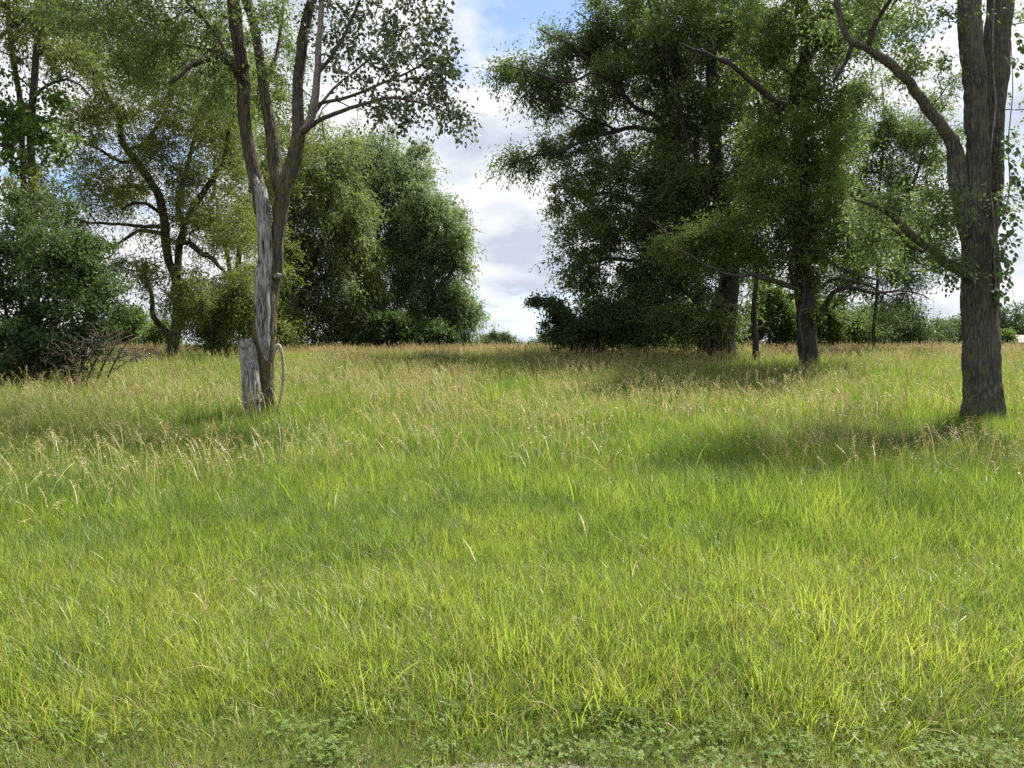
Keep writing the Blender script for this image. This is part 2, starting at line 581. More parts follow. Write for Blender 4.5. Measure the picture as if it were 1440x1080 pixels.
        if twigs and paths:
            R_ = []
            for p in paths:
                r = rad[p].copy()
                r[0] = r[1]
                r[-1] = tip * 0.5
                R_.append(r)
            V, Q = tubes([pos[p] for p in paths] + [e[0] for e in s.extra], R_ + [e[1] for e in s.extra], sides)
            obj("branches", mesh_np("branches", V, quads=Q, mat=M[s.twig_mat], smooth=True), s.root, kind="stuff")
        return s

    def leaves(s, n, L, W, mat, ln=0.35, per=7, droop=0.25, out=0.5, thin=4, ldroop=0.3, jitter=0.03, keep_up=0.3, only=None, shape=4, clump=0.0, cfrac=0.7, cshare=0.6):
        idx = np.arange(s.n0, len(s.pos))
        idx = idx[s.cnt[idx] <= thin]
        if only is not None:
            idx = idx[only(s.pos[idx])]
        nl = max(1, n // per)
        ch = rng.choice(idx, nl)
        # the end of a branch carries more leaves than its middle
        o = s.pos[ch] + rng.normal(size=(nl, 3)) * jitter
        od = norm(s.pos[ch] - s.pos[np.maximum(s.par[ch], 0)])
        d = norm(od * out + rng.normal(size=(nl, 3)) * 0.6 + np.array([0, 0, -droop]))
        lenl = ln * rng.uniform(0.5, 1.3, nl)
        t = (np.arange(per)[None] + rng.uniform(0, 1, (nl, per))) / per
        p = o[:, None] + d[:, None] * (lenl[:, None] * t)[..., None]
        p[..., 2] -= droop * 0.5 * lenl[:, None] * t * t
        p = p.reshape(-1, 3) + rng.normal(size=(nl * per, 3)) * jitter
        N = len(p)
        outw = np.zeros((N, 3))
        tint = np.repeat(rng.uniform(0, 1, nl), per)
        if clump:
            # leaves gathered in flattened sprays round the branch ends
            tips = np.arange(s.n0, len(s.pos))
            tips = tips[s.cnt[tips] <= 1.5]
            if only is not None:
                tips = tips[only(s.pos[tips])]
            cen = s.pos[rng.choice(tips, max(3, int(len(tips) * cshare)))]
            crad = clump * rng.uniform(0.5, 1.35, len(cen))
            ctint = rng.uniform(0, 1, len(cen))
            wgt = crad ** 2
            sel = rng.uniform(0, 1, N) < cfrac
            own = rng.choice(len(cen), int(sel.sum()), p=wgt / wgt.sum())
            g_ = rng.normal(size=(len(own), 3)) * 0.55
            g_ *= crad[own][:, None] * np.array([1.1, 1.1, 0.7])
            g_[:, 2] -= droop * 0.4 * (g_[:, 0] ** 2 + g_[:, 1] ** 2) / crad[own]
            p[sel] = cen[own] + g_
            outw[sel] = norm(g_) * 0.6
            tint[sel] = ctint[own]
        ax = norm(np.repeat(d, per, 0) * 0.6 + rng.normal(size=(N, 3)) * 0.55 + np.array([0, 0, -ldroop]))
        nr = norm(rng.normal(size=(N, 3)) * (1 - 0.4 * (outw[:, :1] != 0)) + outw + np.array([0, 0, keep_up * 2]))
        sd = norm(np.cross(ax, nr))
        nn = np.cross(sd, ax)
        sc = rng.uniform(0.65, 1.3, N)[:, None]
        l, w_ = L * sc, W * sc
        rn = np.clip(tint * 0.5 + rng.uniform(0, 1, N) * 0.5, 0, 1)
        if shape == 4:
            V = np.stack([p, p + ax * l * 0.42 + sd * w_ * 0.5 + nn * w_ * 0.18, p + ax * l, p + ax * l * 0.42 - sd * w_ * 0.5 + nn * w_ * 0.18], 1)
            Q = np.arange(N * 4).reshape(-1, 4)
            me = mesh_np("crown", V, quads=Q, mat=M[mat], attrs={"rnd": np.repeat(rn, 4)})
        else:
            V = np.stack([p, p + ax * l * 0.28 + sd * w_ * 0.46 + nn * w_ * 0.14, p + ax * l * 0.62 + sd * w_ * 0.42 + nn * w_ * 0.1, p + ax * l,
                          p + ax * l * 0.62 - sd * w_ * 0.42 + nn * w_ * 0.1, p + ax * l * 0.28 - sd * w_ * 0.46 + nn * w_ * 0.14], 1)
            b = np.arange(N)[:, None] * 6
            Q = np.concatenate([b + np.array([0, 1, 2, 3]), b + np.array([0, 3, 4, 5])])
            me = mesh_np("crown", V, quads=Q, mat=M[mat], attrs={"rnd": np.repeat(rn, 6)})
        return obj("crown", me, s.root, kind="stuff")


# --- near left tree: a fused group of stems, one of them dead -------------------------------------------
T = Tree("leaning_tree", 368, 13.0, "tall multi-stemmed tree with mossy trunk, grey dead wood strip and fused stump", group=None)
T.limb([(376, 622, 17), (375, 585, 13), (374, 540, 12), (371.5, 500, 14), (370.5, 470, 15.5), (371, 440, 15.5), (372, 410, 14.5), (374, 370, 12), (376, 340, 9)],
       "bark_mossy", "trunk", 44, 0.05, bark=0.012, lump=0.10, seed=1.3, buttress=0.10)
T.limb([(382, 480, 5, .02), (384, 430, 6, .02), (388, 370, 8, .02), (393, 320, 9.5, .04), (400, 272, 10.5, .06), (408, 240, 11, .1), (414, 212, 10.5, .1), (419, 188, 10, .1), (418, 160, 8.6, .12),
        (419, 128, 7.8, .15), (421, 95, 7.8, .2), (426, 55, 7.4, .2), (434, 20, 7, .25), (445, -20, 6.5, .3), (458, -100, 7, .4), (468, -190, 5, .5), (476, -290, 2.5, .6), (480, -340, 1, .6)],
       "bark_mossy", "stem", 34, 0.06, bark=0.010, lump=0.10, seed=4.1)
T.limb([(397, 285, 7, .2), (390, 255, 8.6, .25), (386, 230, 9, .3), (383, 190, 8.4, .35), (379, 165, 7.6, .4), (375, 144, 7.4, .4), (367, 97, 6.8, .4), (361, 60, 6.5, .45), (354, 25, 6, .5),
        (345, -8, 7, .5), (335, -80, 6, .6), (325, -170, 4, .8), (318, -260, 1.5, .9)],
       "bark_mossy", "stem", 28, 0.07, bark=0.009, lump=0.10, seed=6.6)
dead = T.limb([(377, 530, 1.5, -.02), (375, 510, 4, -.06), (372, 480, 8, -.11), (370, 450, 10.5, -.12), (370, 425, 11, -.12), (371, 390, 11, -.12), (373, 350, 10.5, -.1), (373, 320, 10, -.08), (370, 292, 9.8, -.05), (366, 272, 9, -.03), (364, 262, 8, -.02), (363, 254, 5.5, 0)],
              "bark_dead", "dead_stem", 32, 0.05, jag=0.10, bark=0.008, lump=0.14, node=False, label="grey barkless dead stem", seed=9.2)
T.limb([(368, 300, 9, .25), (360, 250, 8.5, .3), (350, 205, 8.5, .35), (344, 167, 8.5, .4), (342, 111, 9, .45), (336, 55, 9, .5), (328, 0, 8.5, .5), (321, -60, 6, .5), (317, -110, 3, .5), (315, -135, 1, .5)],
       "bark_strip", "stem", 26, 0.07, bark=0.010, lump=0.12, label="dead stem shedding strips of brown bark", seed=2.7)
# hanging bark strips on that stem
stp, srd = [], []
for (x0, y0, x1, y1) in ((318, -10, 322, 60), (326, 40, 330, 120), (333, 60, 334, 150), (345, 70, 349, 150), (322, 20, 331, 100), (339, 10, 346, 90)):
    a, b = P(x0, y0, 13.35), P(x1, y1, 13.3)
    tt = np.linspace(0, 1, 9)[:, None]
    stp.append(a + (b - a) * tt + np.sin(tt * 3.1) * np.array([rng.uniform(-.06, .06), -.04, 0]))
    srd.append(np.linspace(0.016, 0.005, 9))
V, Q = tubes(stp, srd, 4)
obj("bark_strips", mesh_np("bark_strips", V, quads=Q, mat=M["bark_strip"], smooth=True), T.root)
T.limb([(354, 622, 14, -.25), (353, 580, 12, -.25), (353, 545, 11.5, -.23), (352, 522, 11.5, -.22), (350, 506, 12, -.2), (349, 494, 12, -.18), (348, 485, 11, -.16), (347, 479, 9, -.15)],
       "bark_dead", "stump", 36, 0.04, jag=0.06, bark=0.009, lump=0.22, node=False, label="grey weathered stump fused to the trunk", seed=5.0, buttress=0.03)
T.limb([(349, 492, 4, -.2), (344, 487, 5, -.28), (340, 484, 4.5, -.3), (339, 483, 2, -.3)], "bark_dead", "knot", 14, 0.03, lump=0.3, node=False, seed=2.2)
T.limb([(386, 390, 4, -.1), (391, 388, 4.5, -.14), (394, 386, 3.5, -.14), (394.5, 385, 1.5, -.14)], "bark_dead", "knot", 14, 0.03, lump=0.3, node=False, seed=7.2)
T.limb([(384, 506, 1.6, -.1), (386.5, 494, 1.7, -.14), (389, 486, 1.9, -.16), (393, 486.5, 2.3, -.16), (396, 496, 2.2, -.17), (398.5, 514, 2.1, -.18), (398.5, 532, 1.9, -.2), (396.5, 548, 1.7, -.22), (393.5, 564, 1.3, -.24), (390, 582, .8, -.25)],
       "bark_white", "broken_branch", 12, 0.035, lump=0.42, node=False, label="pale dead branch arching down to the grass", seed=3.0)
T.limb([(419, 190, 5, .05), (431, 178, 5.5, .0), (439, 150, 5.5, -.1), (444, 117, 5, -.2), (448, 70, 4.5, -.3), (452, 14, 4, -.4), (457, -60, 3, -.5), (460, -130, 1.5, -.6)], "bark_grey_twig", "limb", 12, 0.12, seed=1.1)
T.limb([(423, 187, 4), (445, 174, 3.4, -.2), (464, 166, 3, -.4), (494, 153, 2.5, -.6), (550, 137, 2, -.9), (605, 150, 1.5, -1.1), (655, 168, .8, -1.2)], "bark_twig", "limb", 8, 0.12, seed=1.2)
T.limb([(431, 174, 3), (444, 150, 2.6, .1), (494, 133, 2.2, .2), (550, 111, 1.7, .3), (600, 85, 1.2, .4), (635, 52, .7, .4)], "bark_twig", "limb", 8, 0.12, seed=1.5)
T.limb([(445, 106, 3, -.2), (465, 80, 2.5, -.3), (480, 58, 2.2, -.3), (500, 14, 1.9, -.3), (520, -40, 1.3, -.3)], "bark_twig", "limb", 8, 0.12, seed=1.7)
T.limb([(429, 179, 2.6), (450, 150, 2.1, .4), (475, 120, 1.8, .8), (515, 85, 1.5, 1.0), (560, 50, 1.1, 1.1), (605, 22, .7, 1.2)], "bark_twig", "limb", 8, 0.12, seed=1.9)
T.limb([(341, 108, 5, .3), (322, 87, 5, .2), (300, 82, 5, 0), (280, 88, 4, -.2), (262, 100, 3, -.4), (240, 118, 2, -.6)], "bark_dark", "limb", 10, 0.12, seed=2.9)
T.limb([(345, 130, 3, .5), (310, 60, 2.6, .5), (270, 10, 2.2, .4), (220, -40, 1.6, .2)], "bark_twig", "limb", 8, 0.15, seed=2.4)
T.limb([(372, 130, 3, .6), (390, 75, 2.6, 1.0), (398, 20, 2.2, 1.2), (405, -50, 1.6, 1.4)], "bark_twig", "limb", 8, 0.15, seed=2.5)
T.limb([(350, 95, 3, .4), (300, 70, 2.6, 1.0), (230, 62, 2.2, 1.5), (160, 50, 1.6, 2.0), (110, 30, 1, 2.2)], "bark_twig", "limb", 8, 0.15, seed=2.6)
for b in ((520, 60, 70, 55, 34), (590, 95, 65, 45, 34), (540, 125, 85, 38, 30), (618, 142, 40, 22, 14), (480, 25, 55, 50, 22), (565, 18, 70, 38, 24), (643, 165, 25, 14, 8), (610, 45, 35, 28, 12), (560, 172, 70, 20, 10), (625, 115, 25, 30, 10)):
    T.blob(*b, rY=1.3, gate=0.33, gs=1.6)
for b in ((200, 30, 105, 45, 60), (120, 15, 60, 35, 26), (290, 35, 50, 45, 26), (235, 85, 85, 35, 36), (310, 120, 40, 40, 14), (400, 40, 40, 45, 14), (390, 120, 30, 40, 8)):
    T.blob(*b, dY=1.0, rY=1.8, gate=0.36, gs=1.2)
for b in ((250, -130, 190, 80, 50), (430, -170, 150, 100, 50), (560, -110, 100, 60, 22)):
    T.blob(*b, dY=0.6, rY=2.2, gate=0.42)
T.grow(step=0.22, bulge=0.05, jit=0.06, tip=0.0035, maxr=0.028, sides=5)
vis_r = lambda p: p[:, 0] / p[:, 1] > (430 - 720) / F
T.leaves(8000, 0.072, 0.046, "leaf_aspen", ln=0.30, per=6, droop=0.10, thin=6, ldroop=0.45, shape=6, only=vis_r)
T.leaves(56000, 0.066, 0.026, "leaf_dark", ln=0.55, per=11, droop=0.20, thin=6, only=lambda p: ~vis_r(p))

# --- left middle tree: fine leaved, dark leaning stems ------------------------------------------------------
T = Tree("leaning_tree", 243, 27.0, "airy fine-leaved tree with dark forking trunk behind the grey stump", twig_mat="bark_dark")
T.limb([(240, 512, 9), (241, 495, 7.5), (246, 466, 7.5), (250, 445, 7), (250, 415, 6.5), (247, 390, 6), (238, 368, 5.5), (234, 340, 6), (231, 315, 6), (226, 287, 6), (219, 268, 5.5), (203, 244, 5.5), (187, 221, 5), (173, 200, 4.5), (169, 182, 4), (168, 165, 3.5), (157, 147, 3), (146, 125, 2), (138, 95, 1)],
       "bark_dark", "trunk", 14, 0.2, lump=0.12, bark=0.01, seed=3.3)
T.limb([(249, 400, 5), (251, 375, 5), (252, 345, 5, .2), (258, 322, 4.5, .3), (254, 306, 4, .4), (250, 290, 3.5, .5), (262, 240, 3, .6), (275, 190, 2.5, .7), (285, 130, 1.5, .8)], "bark_dark", "stem", 10, 0.2, seed=3.4)
T.limb([(242, 482, 4.5), (235, 470, 4.5), (221, 452, 4), (213, 437, 3.5), (214, 420, 3), (206, 395, 2, .2), (190, 370, 1, .3)], "bark_dark", "limb", 10, 0.2, seed=3.5)
T.limb([(229, 328, 3.5), (212, 325, 3), (195, 325, 2.6), (180, 332, 2.2), (160, 346, 1.4), (140, 350, .8)], "bark_dark", "limb", 8, 0.2, seed=3.6)
T.limb([(229, 318, 3.2), (200, 317, 2.6, .3), (175, 317, 2.2, .4), (135, 312, 1.8, .5), (98, 309, .9, .6)], "bark_dark", "limb", 8, 0.2, seed=3.7)
T.limb([(226, 300, 2.6), (208, 288, 2.2, -.3), (188, 286, 2, -.4), (170, 295, 1.4, -.5)], "bark_dark", "limb", 8, 0.2, seed=3.8)
T.limb([(253, 345, 4), (262, 341, 4, -.2), (276, 351, 4, -.4), (297, 362, 3.5, -.6), (320, 385, 2, -.8), (335, 410, 1, -1)], "bark_dark", "limb", 8, 0.2, seed=3.9)
T.limb([(190, 226, 3), (172, 226, 2.6, .3), (150, 216, 2.2, .5), (130, 207, 1.6, .6), (105, 190, .9, .6)], "bark_dark", "limb", 8, 0.2, seed=4.0)
T.limb([(180, 212, 3), (207, 197, 3, .5), (221, 178, 2.6, .8), (240, 140, 2, 1), (255, 90, 1, 1)], "bark_dark", "limb", 8, 0.2, seed=4.2)
T.limb([(256, 320, 3.5), (290, 262, 4, .3), (304, 242, 3.8, .4), (317, 222, 3.2, .5), (325, 170, 2, .5)], "bark_dark", "limb", 8, 0.2, seed=4.3)
for b in ((140, 150, 60, 50, 36), (200, 110, 65, 55, 46), (270, 140, 60, 60, 46), (120, 250, 40, 40, 20), (165, 285, 55, 45, 30), (225, 220, 60, 60, 40), (290, 230, 55, 65, 46), (280, 320, 55, 55, 46), (325, 300, 35, 60, 24),
          (230, 400, 36, 36, 26), (185, 385, 28, 24, 8), (130, 195, 50, 45, 16), (320, 150, 35, 50, 22), (300, 60, 60, 40, 24), (150, 60, 60, 40, 24), (105, 320, 22, 20, 7)):
    T.blob(*b, rY=2.2, gate=0.38, gs=0.8)
T.grow(step=0.35, bulge=0.10, jit=0.08, tip=0.006, maxr=0.06)
T.leaves(100000, 0.115, 0.036, "leaf_olive", ln=0.85, per=13, droop=0.35, out=0.8, thin=8, jitter=0.05, clump=0.35, cfrac=0.15)

# --- olive shrub beneath it ----------------------------------------------------------------------------------
T = Tree("willow_shrub", 305, 25.5, "low olive willow shrub drooping into grass behind the grey stump", "shrub", twig_mat="bark_grey_twig")
for k in range(4):
    T.limb([(300 + 6 * k, 505, 3), (298 + 9 * k, 470, 2.4, .2 * k), (288 + 16 * k, 430, 1.6, .4 * k), (280 + 20 * k, 395, .8, .5 * k)], "bark_dark", "stem", 7, 0.2, seed=k + 5.5)
for b in ((300, 415, 48, 42, 44), (335, 440, 32, 45, 36), (275, 445, 25, 32, 18), (310, 462, 42, 25, 26), (345, 400, 20, 40, 16)):
    T.blob(*b, rY=1.3, gate=0.36)
T.grow(step=0.3, bulge=0.2, jit=0.09, tip=0.006, maxr=0.04)
T.leaves(34000, 0.115, 0.036, "leaf_olive", ln=0.6, per=9, droop=0.55, thin=8, jitter=0.06)

# --- far left: tall thin pair of trunks with maple-like clumps --------------------------------------------------
T = Tree("slender_tree", 48, 22.0, "tall twin-trunked tree with bright leaf clumps rising above the dark bush", twig_mat="bark_dark")
T.limb([(50, 540, 7), (49, 420, 6.5), (48, 300, 5.5), (45, 230, 5), (42, 190, 5), (48, 120, 4.8), (52, 60, 4.5), (54, 0, 4), (55, -90, 3), (57, -190, 1)], "bark_dark", "trunk", 14, 0.2, bark=0.008, seed=7.7)
T.limb([(42, 400, 5, .3), (38, 310, 4.2, .4), (33, 250, 3.8, .4), (29, 150, 3.6, .5), (18, 80, 3.4, .5), (12, 20, 3, .5), (5, -60, 2, .5), (0, -140, 1, .5)], "bark_dark", "stem", 12, 0.2, bark=0.008, seed=7.8)
T.limb([(-25, 62, 3, -.5), (-5, 52, 3, -.4), (18, 40, 2.6, -.3), (45, 15, 2.2, -.2), (75, -20, 1.2, 0)], "bark_dark", "limb", 8, 0.2, seed=7.9)
T.limb([(44, 138, 2.6), (58, 126, 2.2, -.3), (72, 116, 2, -.4), (92, 112, 1.8, -.5), (114, 119, 1.5, -.6), (128, 136, .8, -.6)], "bark_dark", "limb", 8, 0.2, seed=8.1)
T.limb([(30, 190, 2.4), (15, 205, 2, -.3), (-5, 200, 1.6, -.5)], "bark_dark", "limb", 8, 0.2, seed=8.2)
T.limb([(51, 80, 2.4), (70, 50, 2, .3), (95, 20, 1.6, .5), (120, -20, 1, .6)], "bark_dark", "limb", 8, 0.2, seed=8.3)
for b in ((15, 150, 25, 13, 12), (30, 172, 45, 20, 26), (62, 190, 32, 26, 22), (18, 190, 30, 22, 16), (82, 140, 22, 9, 7), (68, 226, 15, 9, 6), (12, 228, 14, 12, 5), (10, 110, 20, 13, 6), (24, 222, 10, 8, 3)):
    T.blob(*b, rY=1.0, gate=0.2)
for b in ((60, 60, 45, 40, 22), (95, 55, 40, 50, 24), (20, 20, 30, 30, 12), (60, 15, 50, 20, 14), (40, 270, 50, 30, 18), (55, -80, 80, 60, 40), (-60, 60, 50, 80, 30)):
    T.blob(*b, rY=1.6, gate=0.36)
T.grow(step=0.3, bulge=0.1, jit=0.09, tip=0.005, maxr=0.04)
low = lambda p: (p[:, 2] < P(0, 100, 22.0)[2]) & (p[:, 2] > P(0, 240, 22.0)[2])
T.leaves(5000, 0.115, 0.072, "leaf_maple", ln=0.45, per=6, droop=0.2, thin=5, only=low, shape=6)
T.leaves(34000, 0.10, 0.038, "leaf_olive", ln=0.45, per=8, droop=0.3, thin=6, only=lambda p: ~low(p))

# --- dark bush at the left edge -----------------------------------------------------------------------------
T = Tree("dark_bush", 55, 18.0, "large dark blue-green bush filling the left edge of the meadow", "bush", twig_mat="bark_dark")
for k in range(6):
    x0 = 20 + 18 * k
    T.limb([(x0, 560, 3), (x0 - 8 + 4 * k, 470, 2.4, .3 * (k % 3)), (x0 - 20 + 8 * k, 380, 1.4, .4 * (k % 3)), (x0 - 30 + 10 * k, 330, .7, .4)], "bark_dark", "stem", 7, 0.2, seed=k + 1.5)
for b in ((40, 400, 60, 75, 70), (95, 395, 52, 55, 60), (30, 480, 50, 50, 50), (75, 350, 62, 32, 34), (125, 425, 32, 40, 30), (15, 335, 40, 38, 26), (-40, 420, 60, 90, 50), (75, 490, 45, 35, 34), (125, 480, 25, 30, 16), (30, 520, 60, 25, 30), (50, 310, 35, 15, 10), (110, 345, 40, 22, 16), (150, 400, 22, 40, 14), (60, 285, 20, 16, 6), (20, 300, 26, 22, 8), (40, 455, 60, 40, 40), (110, 465, 36, 40, 26), (60, 525, 70, 20, 26)):
    T.blob(*b, rY=1.5, gate=0.43, gs=1.0)
T.grow(step=0.25, bulge=0.1, jit=0.08, tip=0.004, maxr=0.03)
T.leaves(62000, 0.085, 0.046, "leaf_bush", ln=0.30, per=7, droop=0.2, thin=6, jitter=0.05, clump=0.26, cfrac=0.45)

# --- dead brush beside it -----------------------------------------------------------------------------------
T = Tree("dead_brush", 140, 16.6, "tangle of brown leafless dead brush at the foot of the dark bush", "brush", twig_mat="bark_brush")
for k in range(5):
    T.limb([(90 + 14 * k, 545, 1.3), (105 + 14 * k, 510, 1.1, -.2), (125 + 14 * k, 480, .8, -.1 * k), (150 + 12 * k, 462 + 3 * k, .4, 0)], "bark_brush", "branch", 6, 0.15, seed=k + 2.5)
for b in ((120, 505, 60, 28, 190), (160, 485, 45, 28, 150), (105, 475, 40, 28, 70), (190, 502, 35, 14, 60)):
    T.blob(*b, rY=0.9, gate=0.2)
T.grow(step=0.15, bulge=0.25, jit=0.14, tip=0.0045, maxr=0.014)

# --- bright shrubs further back on the left ------------------------------------------------------------------
for (name, px, Y, lab, bl, n) in (
        ("leafy_shrub", 190, 40.0, "bright green rounded shrub between dark bush and leaning dark trunk", ((190, 462, 34, 28, 40), (170, 480, 22, 18, 14)), 11000),
        ("leafy_shrub", 222, 38.0, "small bright shrub directly behind the leaning dark trunk", ((222, 474, 20, 22, 30), (235, 482, 16, 14, 12)), 8000)):
    T = Tree(name, px, Y, lab, "shrub", "bright shrubs behind the left meadow edge")
    T.limb([(px, 505, 2), (px + 2, 480, 1.5), (px - 2, 455, .8)], "bark_dark", "stem", 6, 0.3)
    for b in bl:
        T.blob(*b, gate=0.3)
    T.grow(step=0.4, tip=0.007, maxr=0.04)
    T.leaves(n, 0.16, 0.075, "leaf_shrub", ln=0.5, per=7, thin=8, jitter=0.08)

T = Tree("leafy_tree", 345, 34.0, "grey-olive tree filling the background directly behind the tall mossy multi-stemmed trunk", twig_mat="bark_dark")
T.limb([(338, 512, 6), (340, 460, 5, .1), (334, 400, 4.4, .2), (340, 330, 3.6, .1), (352, 260, 2.6), (350, 190, 1.6), (356, 130, .8)], "bark_dark", "trunk", 12, 0.3, seed=6.2)
T.limb([(335, 410, 3.4, .2), (315, 350, 3, .6), (305, 290, 2, .8), (300, 230, 1, .9)], "bark_dark", "limb", 8, 0.3, seed=6.4)
for b in ((330, 190, 50, 55, 36), (365, 260, 45, 60, 36), (320, 310, 42, 50, 28), (375, 360, 42, 55, 34), (330, 420, 45, 45, 30), (385, 450, 36, 36, 24), (350, 120, 45, 45, 22), (400, 180, 28, 45, 14)):
    T.blob(*b, rY=2.0, gate=0.34, gs=0.8)
T.grow(step=0.4, bulge=0.1, jit=0.08, tip=0.007, maxr=0.06)
T.leaves(58000, 0.14, 0.046, "leaf_olive", ln=1.0, per=14, droop=0.5, out=0.8, thin=8, jitter=0.055, clump=0.4, cfrac=0.2)

# --- the row of willows behind the left half -------------------------------------------------------------------
G = "willows in a row behind the left meadow"
T = Tree("willow_tree", 420, 38.0, "olive willow first in the back row, just right of mossy trunk", "tree", G, twig_mat="bark_dark")
T.limb([(417, 505, 8), (417, 470, 7), (422, 430, 5.5), (436, 385, 4.5, -.3), (452, 335, 3.5, -.5), (462, 280, 2.4, -.6), (468, 225, 1, -.6)], "bark_dark", "trunk", 12, 0.3, seed=2)
T.limb([(420, 450, 4.5), (405, 410, 4, .3), (398, 360, 3, .4), (405, 300, 2, .4), (415, 250, 1, .4)], "bark_dark", "stem", 9, 0.3, seed=3)
T.limb([(426, 415, 4), (455, 390, 3.4, -1), (485, 365, 2.6, -1.3), (510, 335, 1.2, -1.5)], "bark_dark", "limb", 8, 0.3, seed=4)
for b in ((430, 270, 45, 55, 46), (468, 232, 42, 42, 40), (420, 350, 48, 55, 50), (478, 310, 50, 55, 56), (440, 420, 50, 45, 44), (500, 385, 42, 50, 44), (395, 430, 30, 48, 24), (480, 440, 42, 38, 34), (400, 250, 30, 45, 16), (445, 470, 50, 18, 20), (425, 205, 14, 16, 5), (455, 183, 12, 14, 5), (488, 196, 14, 12, 5), (402, 300, 14, 12, 4), (520, 345, 14, 14, 5)):
    T.blob(*b, rY=2.2, gate=0.38, gs=0.9)
T.grow(step=0.4, bulge=0.12, jit=0.07, tip=0.008, maxr=0.08)
T.leaves(100000, 0.165, 0.055, "leaf_willow", ln=1.1, per=16, droop=0.75, out=0.8, thin=8, jitter=0.06, ldroop=0.6, clump=0.5, cfrac=0.22)
T = Tree("willow_tree", 540, 43.0, "bluish green willow in middle of back row with highest rounded top", "tree", G, twig_mat="bark_dark")
T.limb([(545, 505, 7), (543, 470, 6), (535, 420, 5), (530, 360, 4), (535, 300, 3, -.3), (540, 245, 2, -.5), (535, 200, .8, -.5)], "bark_dark", "trunk", 12, 0.3, seed=2.4)
T.limb([(540, 430, 4), (560, 385, 3.4, -.8), (575, 335, 2.6, -1.2), (585, 280, 1.2, -1.4)], "bark_dark", "limb", 9, 0.3, seed=3.1)
for b in ((525, 225, 50, 32, 40), (560, 245, 42, 38, 38), (535, 290, 50, 50, 50), (580, 300, 38, 45, 38), (510, 270, 35, 45, 28), (555, 360, 50, 48, 50), (520, 430, 45, 45, 36), (570, 430, 40, 40, 34), (495, 275, 42, 55, 36), (500, 350, 36, 45, 26), (590, 350, 34, 45, 24), (505, 196, 14, 12, 5), (545, 190, 16, 10, 5), (582, 212, 14, 12, 5), (605, 245, 12, 12, 4)):
    T.blob(*b, rY=2.4, gate=0.38, gs=0.9)
T.grow(step=0.45, bulge=0.12, jit=0.07, tip=0.008, maxr=0.08)
T.leaves(100000, 0.175, 0.058, "leaf_willow_blue", ln=1.15, per=16, droop=0.7, out=0.8, thin=8, jitter=0.06, ldroop=0.6, clump=0.55, cfrac=0.22)
T = Tree("willow_tree", 610, 41.0, "willow at right end of back row, leaning out over sky gap", "tree", G, twig_mat="bark_dark")
T.limb([(596, 505, 6), (600, 470, 5), (606, 430, 4.5), (604, 390, 4, -.2), (610, 350, 3, -.4), (618, 310, 1.6, -.5), (622, 280, .8, -.5)], "bark_dark", "trunk", 12, 0.3, seed=5)
T.limb([(605, 425, 3.4), (622, 400, 3, -.6), (640, 375, 2, -1), (650, 350, .9, -1.1)], "bark_dark", "limb", 8, 0.3, seed=6)
T.limb([(602, 450, 3.4), (625, 435, 2.6, .6), (648, 440, 1.4, .8), (658, 450, .7, .8)], "bark_dark", "limb", 8, 0.3, seed=7)
for b in ((605, 285, 35, 30, 26), (625, 330, 30, 35, 30), (600, 350, 40, 40, 36), (640, 350, 14, 22, 10), (605, 410, 45, 34, 36), (642, 405, 20, 28, 16), (640, 440, 24, 22, 18), (655, 440, 10, 16, 6), (600, 455, 40, 25, 26), (635, 470, 18, 14, 8), (634, 292, 12, 14, 4), (652, 330, 10, 12, 4), (656, 372, 10, 10, 4), (664, 432, 9, 10, 4), (655, 468, 10, 8, 3)):
    T.blob(*b, rY=2.0, gate=0.38, gs=0.9)
T.grow(step=0.4, bulge=0.12, jit=0.07, tip=0.008, maxr=0.07)
T.leaves(62000, 0.175, 0.058, "leaf_willow_blue", ln=1.1, per=16, droop=0.65, out=0.8, thin=8, jitter=0.06, ldroop=0.6, clump=0.5, cfrac=0.22)
G = "understorey shrubs below the willow row"
for (px, Y, lab, bl, n) in ((545, 37.0, "broad-leaved dark shrub under the middle willow of back row", ((540, 460, 36, 26, 36), (520, 475, 24, 14, 12)), 10000),
                            (590, 37.5, "low shrub under the rightmost willow of back row", ((592, 470, 34, 17, 28), (625, 478, 20, 10, 10)), 8000)):
    T = Tree("leafy_shrub", px, Y, lab, "shrub", G)
    T.limb([(px, 505, 2), (px + 2, 480, 1.5), (px - 2, 460, .8)], "bark_dark", "stem", 6, 0.3)
    for b in bl:
        T.blob(*b, gate=0.3)
    T.grow(step=0.4, tip=0.007, maxr=0.04)
    T.leaves(n, 0.15, 0.085, "leaf_bush", ln=0.5, per=7, thin=8, jitter=0.08)

# --- right: dark trees ---------------------------------------------------------------------------------------
T = Tree("dark_tree", 962, 30.0, "dark spreading tree reaching leafy branches left over the sky gap", twig_mat="bark_dark")
T.limb([(988, 512, 9), (989, 470, 7.5), (985, 420, 6.5), (975, 350, 6), (962, 260, 5.5), (950, 190, 5, -.3), (935, 120, 4, -.5), (922, 60, 3, -.6), (910, -20, 2, -.6), (900, -90, .8, -.6)], "bark_dark", "trunk", 14, 0.25, bark=0.008, seed=8.8)
T.limb([(955, 205, 4), (927, 166, 3.6, -.6), (891, 150, 3, -1), (862, 118, 2.5, -1.3), (830, 103, 2, -1.5), (797, 117, 1.6, -1.6), (745, 100, 1.1, -1.7), (708, 90, .6, -1.8)], "bark_dark", "limb", 8, 0.25, seed=8.9)
T.limb([(957, 220, 4), (924, 184, 3.4, -.2), (874, 180, 3, -.4), (835, 192, 2.4, -.6), (791, 211, 1.8, -.8), (740, 223, 1.1, -.9), (708, 235, .6, -1)], "bark_dark", "limb", 8, 0.25, seed=9.0)
